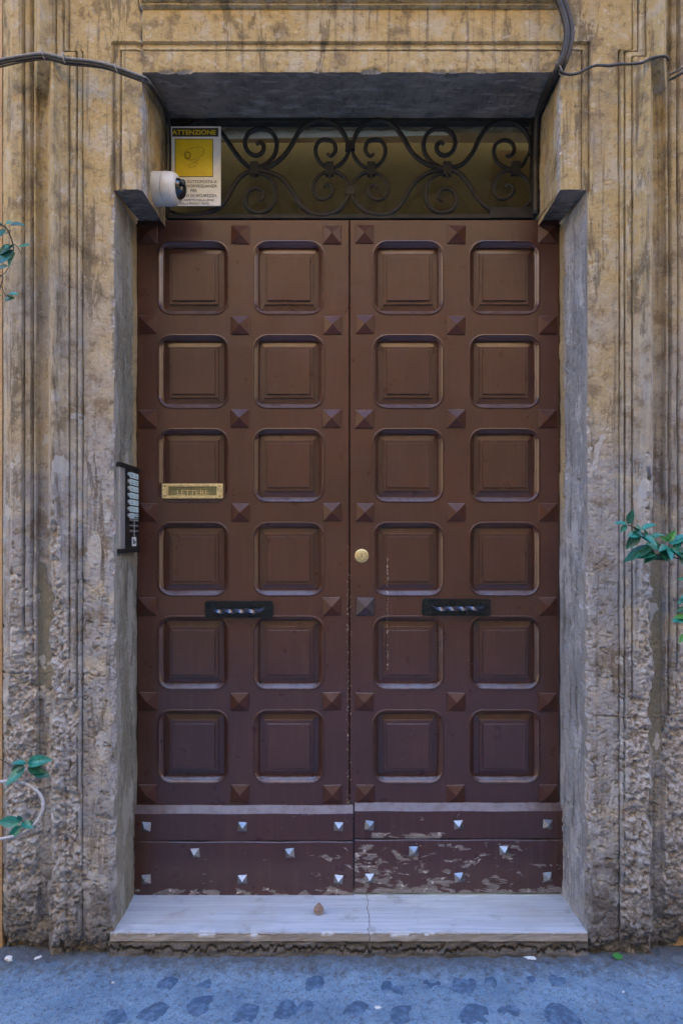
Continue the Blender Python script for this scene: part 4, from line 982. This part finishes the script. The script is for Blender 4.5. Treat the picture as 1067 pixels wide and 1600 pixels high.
for r_i in range(7):
    zz = zt_ - 0.012 - r_i * ch_
    for c_i in range(2):
        y0_ = 2.637 + c_i * 0.060
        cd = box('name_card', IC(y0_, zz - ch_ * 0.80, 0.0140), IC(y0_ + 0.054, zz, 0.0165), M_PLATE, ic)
        mk = bmesh.new()
        for q in range(2):
            a = IC(y0_ + 0.010, zz - ch_ * (0.30 + 0.22 * q), 0.0162); b = IC(y0_ + random.uniform(0.034, 0.046), zz - ch_ * (0.36 + 0.22 * q), 0.0168)
            box_bm(a.x, b.x, a.y, b.y, b.z, a.z, 0, 1, mk)
        bm_obj('ink_mark', mk, plain('card_ink', (0.12, 0.2, 0.22), 0.5) if r_i + c_i == 0 else bpy.data.materials['card_ink'], cd)
    lathe('call_button', [(0, 0.0075), (0.003, 0.007), (0.004, 0.004)], IC(2.618, zz - ch_ * 0.4, 0.0145), (1, 0, 0), M_ALU, ic, 14)
for q in range(8):
    z_ = zb_ + 0.055 + q * 0.0105
    box('speaker_slat', IC(2.640, z_, 0.0140), IC(2.748, z_ + 0.0045, 0.0160), M_ALU if q % 2 else M_BLACKMETAL, ic)
box('divider', IC(2.692, zb_ + 0.045, 0.0146), IC(2.696, zt_ - 0.012 - 7 * ch_, 0.0175), M_ALU, ic)
stk = box('sticker', IC(2.668, zb_ + 0.008, 0.0144), IC(2.722, zb_ + 0.044, 0.0158), M_SIGNWHITE, ic)
mk = bmesh.new()
for (a0, a1, z0_, z1_) in ((2.678, 2.690, .016, .036), (2.696, 2.712, .018, .030)):
    a = IC(a0, zb_ + z0_, 0.0157); b = IC(a1, zb_ + z1_, 0.0163); box_bm(a.x, b.x, a.y, b.y, a.z, b.z, 0, 1, mk)
bm_obj('ink_mark', mk, M_INK, stk)

# ------------------------------------------------------------------ plants
def leaf_mesh(q):
    rs = random.Random(q); V, Fc = [], []; n_ = 9
    bend = rs.uniform(-0.25, 0.10); fold = rs.uniform(0.25, 0.55); tw = rs.uniform(-0.3, 0.3)
    for i in range(n_ + 1):
        t_ = i / n_; w_ = 0.25 * math.sin(math.pi * min(1, t_ ** 0.85)) ** 0.8 * (1.12 - 0.25 * t_) if 0 < i < n_ else 0.004
        z = bend * t_ * t_; a = tw * t_
        for s in (-1, -0.5, 0, 0.5, 1):
            x = s * w_; zz = abs(s) * w_ * fold
            V.append((t_, x * math.cos(a) - zz * math.sin(a), z + zz * math.cos(a) + x * math.sin(a)))
    for i in range(n_):
        for k in range(4):
            a = i * 5 + k; Fc.append((a, a + 5, a + 6, a + 1))
    me = bpy.data.meshes.new('leaf'); me.from_pydata(V, [], Fc); me.shade_smooth(); return me
LM = {}
for q in range(5):
    for mi in range(3):
        me = leaf_mesh(q * 7 + 1); me.materials.append(M_LEAF[mi]); LM[(q, mi)] = me
lcount = [0]
def leaf(plant, px, py, r_, ang, length, mi=0, tilt=0.0, roll=0.0):
    """base of the leaf at (px,py), pointing along ang degrees (0 right, 90 up), tilt towards the street"""
    q = lcount[0] % 5; lcount[0] += 1
    o = bpy.data.objects.new('leaf', LM[(q, mi)]); C.objects.link(o); o.parent = plant
    d = Vector((math.cos(R(ang)) * math.cos(R(tilt)), -math.sin(R(tilt)), math.sin(R(ang)) * math.cos(R(tilt))))
    up = Vector((0, -0.75, 0.66)); s = up.cross(d).normalized(); u_ = d.cross(s).normalized()
    m = Matrix((d, s, u_)).transposed().to_4x4() @ Matrix.Rotation(R(roll), 4, 'X')
    L_ = length * r_ * KF
    o.matrix_local = Matrix.Translation(P(px, py, r_) - wloc(plant)) @ m @ Matrix.Scale(L_, 4)
    return o
def stem(plant, pts, r_, rad, mat=M_STEM):
    return tube('stem', catmull([P(a, b, (q if q else r_)) for a, b, q in pts], 6), rad, mat, plant, 7)
# upper left vine
RV = 0.955
pv = thing('climbing_plant', 'small green sprig hanging at the upper left edge of the stonework', 'plant', P(-30, 350, 1.0))
stem(pv, [(-60, 300, 1.009), (-30, 335, .985), (-5, 348, RV), (10, 356, RV), (18, 372, RV), (22, 388, RV)], RV, [0.0035, 0.0024])
stem(pv, [(20, 380, RV), (27, 385, RV), (34, 397, RV)], RV, 0.0012)
stem(pv, [(22, 388, RV), (21, 400, RV), (14, 418, RV), (4, 430, RV), (-14, 440, RV)], RV, 0.0012)
stem(pv, [(-50, 420, 1.009), (-15, 428, .98), (4, 432, RV), (2, 445, RV), (-6, 470, RV)], RV, [0.003, 0.0016])
for a in ((8, 352, 5, 14, 0, 30), (16, 353, 5, 17, 1, 0), (6, 352, 180, 16, 1, 0), (10, 358, 235, 20, 1, 10), (17, 362, 280, 15, 0, 50), (20, 384, 225, 18, 1, 20), (22, 385, 250, 17, 0, 60), (29, 385, -8, 17, 0, 10),
          (22, 390, 240, 26, 1, 10), (24, 394, 258, 20, 2, 10), (14, 416, 200, 18, 1, 0), (12, 463, 5, 16, 0, 20), (4, 462, 200, 14, 1, 0), (8, 468, -5, 15, 1, 10), (0, 460, 160, 12, 0, 0)):
    leaf(pv, a[0], a[1], RV, a[2], a[3] * 1.45, a[4], a[5] + 8, random.uniform(-25, 25))
stem(pv, [(2, 445, RV), (6, 455, RV), (12, 466, RV)], RV, 0.0012)
# lower left runner
RW = 0.93
pw = thing('trailing_plant', 'pale looping vine runner with teal leaves at the lower left edge', 'plant', P(-60, 1230, 1.0))
stem(pw, [(-70, 1190, 1.0), (-40, 1215, .97), (-10, 1222, RW), (20, 1220, RW), (44, 1226, RW), (62, 1240, RW), (68, 1258, RW), (62, 1278, RW), (48, 1294, RW), (26, 1305, RW), (0, 1311, RW), (-30, 1316, .97), (-70, 1330, 1.0)], RW, [0.0058, 0.0058, 0.0052], M_STEM_P)
stem(pw, [(-12, 1180, RW), (8, 1190, RW), (22, 1196, RW), (38, 1194, RW)], RW, 0.0013)
stem(pw, [(38, 1194, RW), (30, 1206, RW), (18, 1220, RW)], RW, 0.0015)
stem(pw, [(50, 1292, RW), (40, 1284, RW), (30, 1282, RW)], RW, 0.0015)
for a in ((42, 1193, 160, 22, 0, 35), (44, 1193, 12, 38, 0, 5), (40, 1198, 228, 38, 0, 15), (44, 1200, -18, 30, 1, 0), (52, 1206, -8, 30, 1, 10), (42, 1192, 55, 12, 2, 40), (38, 1197, 200, 24, 1, 0),
          (33, 1284, 178, 34, 0, 5), (34, 1283, 95, 16, 0, 30), (34, 1285, -12, 24, 0, 20), (40, 1287, -6, 18, 1, 5), (34, 1290, 225, 26, 0, 10), (20, 1300, 215, 10, 1, 0)):
    leaf(pw, a[0], a[1], RW, a[2], a[3], a[4], a[5], random.uniform(-25, 25))
# right sprig
RX = 0.93
pr = thing('leafy_sprig', 'teal leafy sprig reaching in from the right edge at mid height', 'plant', P(1110, 880, 1.0))
stem(pr, [(1130, 900, 1.0), (1095, 880, .97), (1066, 872, RX), (1045, 858, RX), (1026, 850, RX), (1008, 838, RX), (994, 826, RX), (980, 820, RX)], RX, [0.004, 0.003, 0.002])
stem(pr, [(1060, 873, RX), (1038, 868, RX), (1024, 866, RX), (1008, 862, RX)], RX, 0.002)
for a in ((980, 819, 72, 22, 1, 0), (979, 819, 175, 20, 0, 10), (978, 820, 225, 15, 0, 20), (1001, 828, 25, 24, 0, 5), (1001, 828, 150, 14, 0, 20), (999, 834, 190, 24, 0, 20), (998, 833, 232, 30, 1, 0),
          (1000, 838, -30, 26, 0, 45), (1003, 838, -50, 20, 0, 60), (1018, 852, 215, 48, 1, 0), (1024, 864, 197, 34, 0, 10), (1024, 864, 215, 26, 1, 20), (1022, 862, 185, 30, 0, 0),
          (1042, 846, 60, 20, 2, 20), (1042, 846, 150, 18, 2, 10), (1044, 850, 22, 32, 0, 5), (1042, 854, -92, 24, 0, 40), (1040, 852, 205, 20, 0, 40), (1046, 856, -40, 22, 0, 30),
          (1056, 860, -15, 30, 1, 10), (1056, 858, -35, 26, 1, 20), (1062, 862, 10, 26, 0, 5), (1040, 846, 95, 12, 2, 30), (1012, 842, 20, 24, 0, 10), (1010, 841, 120, 16, 1, 20), (1030, 858, -70, 22, 1, 20), (1032, 856, 165, 26, 0, 15), (1054, 862, 200, 30, 1, 0), (1052, 860, 60, 22, 0, 20), (990, 824, -60, 18, 1, 20), (1060, 868, -60, 24, 1, 10)):
    leaf(pr, a[0], a[1], RX, a[2], a[3] * 1.1, a[4], a[5], random.uniform(-25, 25))
ps = thing('leafy_sprig', 'cut off green sprig at the right edge below the larger one', 'plant', P(1110, 960, 1.0))
stem(ps, [(1130, 930, 1.0), (1095, 935, .97), (1075, 942, RX), (1070, 965, RX), (1068, 990, RX)], RX, 0.002)
for a in ((1074, 932, 215, 20, 0, 0), (1074, 930, 190, 16, 0, 30), (1074, 966, 170, 22, 2, 0), (1074, 968, 188, 30, 0, 10), (1070, 990, 240, 18, 2, 0), (1072, 950, 200, 18, 1, 0), (1070, 905, 180, 12, 0, 0)):
    leaf(ps, a[0], a[1], RX, a[2], a[3], a[4], a[5], random.uniform(-25, 25))

# ------------------------------------------------------------------ litter
def flat_leaf(name, label, loc, rot, L_, mat, curl=0.2):
    me = leaf_mesh(5); me.materials.append(mat); o = bpy.data.objects.new(name, me); C.objects.link(o)
    o.location = loc; o.rotation_euler = rot; o.scale = (L_, L_ * 1.7, L_ * curl * 3); o['label'] = label; o['category'] = 'leaf'; return o
Yt = 2.5 + (1475 - 1424) * 0.0
def on_slab(px, py):
    z = wz(1457) - 0.002; Y = (CAMH - z) * F / (py - 840); return Vector(((px - 545) * Y / F, Y, z + 0.001))
v = on_slab(497, 1431)
flat_leaf('fallen_leaf', 'curled dry brown leaf on the pale threshold slab', v + Vector((0, 0, 0.0015)), (0, R(-42), R(86)), 0.046, M_DRY, 0.12)
X, Y, Z = gpt(965, 1507); flat_leaf('green_leaf', 'small fresh green leaf on the street by the right jamb', (X, Y, Z + 0.004), (0, -0.1, R(75)), 0.04, M_LEAF[2])
def scrap(label, px, py, s, mat, seed, flat=0.35, rot=0.0, name='paper_scrap', cat='litter', group=None):
    rs = random.Random(seed); bm = bmesh.new(); bmesh.ops.create_icosphere(bm, subdivisions=2, radius=1)
    for v_ in bm.verts:
        f = 1 + rs.uniform(-.28, .28); v_.co = Vector((v_.co.x * f, v_.co.y * f * 0.8, v_.co.z * f * flat))
    o = bm_obj(name, bm, mat); X, Y, Z = gpt(px, py); o.location = (X, Y, Z + s * flat * 0.6); o.scale = (s, s * 0.8, s); o.rotation_euler = (0, 0, rot)
    o['label'] = label; o['category'] = cat
    if group: o['group'] = group
    return o
scrap('thin white paper scrap on the street right of the step centre', 826, 1500, 0.022, M_PAPER, 1, 0.12, -0.3)
scrap('crumpled white paper at the street, far left by the jamb foot', 14, 1505, 0.014, M_PAPER, 2, 0.7)
scrap('pale paper shred next to the leftmost jamb foot, right of the crumpled one', 60, 1503, 0.012, M_PAPER, 3, 0.25, 0.8)
scrap('tiny white pebble in front of the left end of the step', 177, 1538, 0.0055, M_PAPER, 4, 0.7, name='pebble', cat='pebble')
scrap('bright white flake between the cobbles near the bottom centre', 590, 1574, 0.010, M_PAPER, 5, 0.25)
scrap('tiny white pebble on the bare cement at the lower right', 973, 1549, 0.0045, M_PAPER, 6, 0.7, name='pebble', cat='pebble')
# grit in the corner of wall and street: nobody could count it
rs = np.random.RandomState(5); GV, GF = [], []
tet = np.array([(1, 1, 1), (-1, -1, 1), (-1, 1, -1), (1, -1, -1)], float)
for q in range(1500):
    x = rs.uniform(-1.3, 1.3); y = 2.5 - abs(rs.normal(0, 0.16)); 
    if y < 1.9: continue
    s = rs.uniform(0.0007, 0.0024) * (1.5 if rs.rand() > .93 else 1)
    z = float(ground_h(np.array([x]), np.array([y]))[0]); o_ = len(GV)
    for t_ in tet: GV.append((x + s * t_[0] * rs.uniform(.6, 1.3), y + s * t_[1] * rs.uniform(.6, 1.3), z + s * 0.4 + s * t_[2] * .6))
    GF += [(o_, o_ + 1, o_ + 2), (o_, o_ + 3, o_ + 1), (o_, o_ + 2, o_ + 3), (o_ + 1, o_ + 3, o_ + 2)]
gr = mesh('grit', GV, GF, plain('grit', (0.22, 0.21, 0.20), 0.85, 0, 0, 300, 0.6)); gr['kind'] = 'stuff'; gr['label'] = 'fine grit scattered on the street along the wall foot'
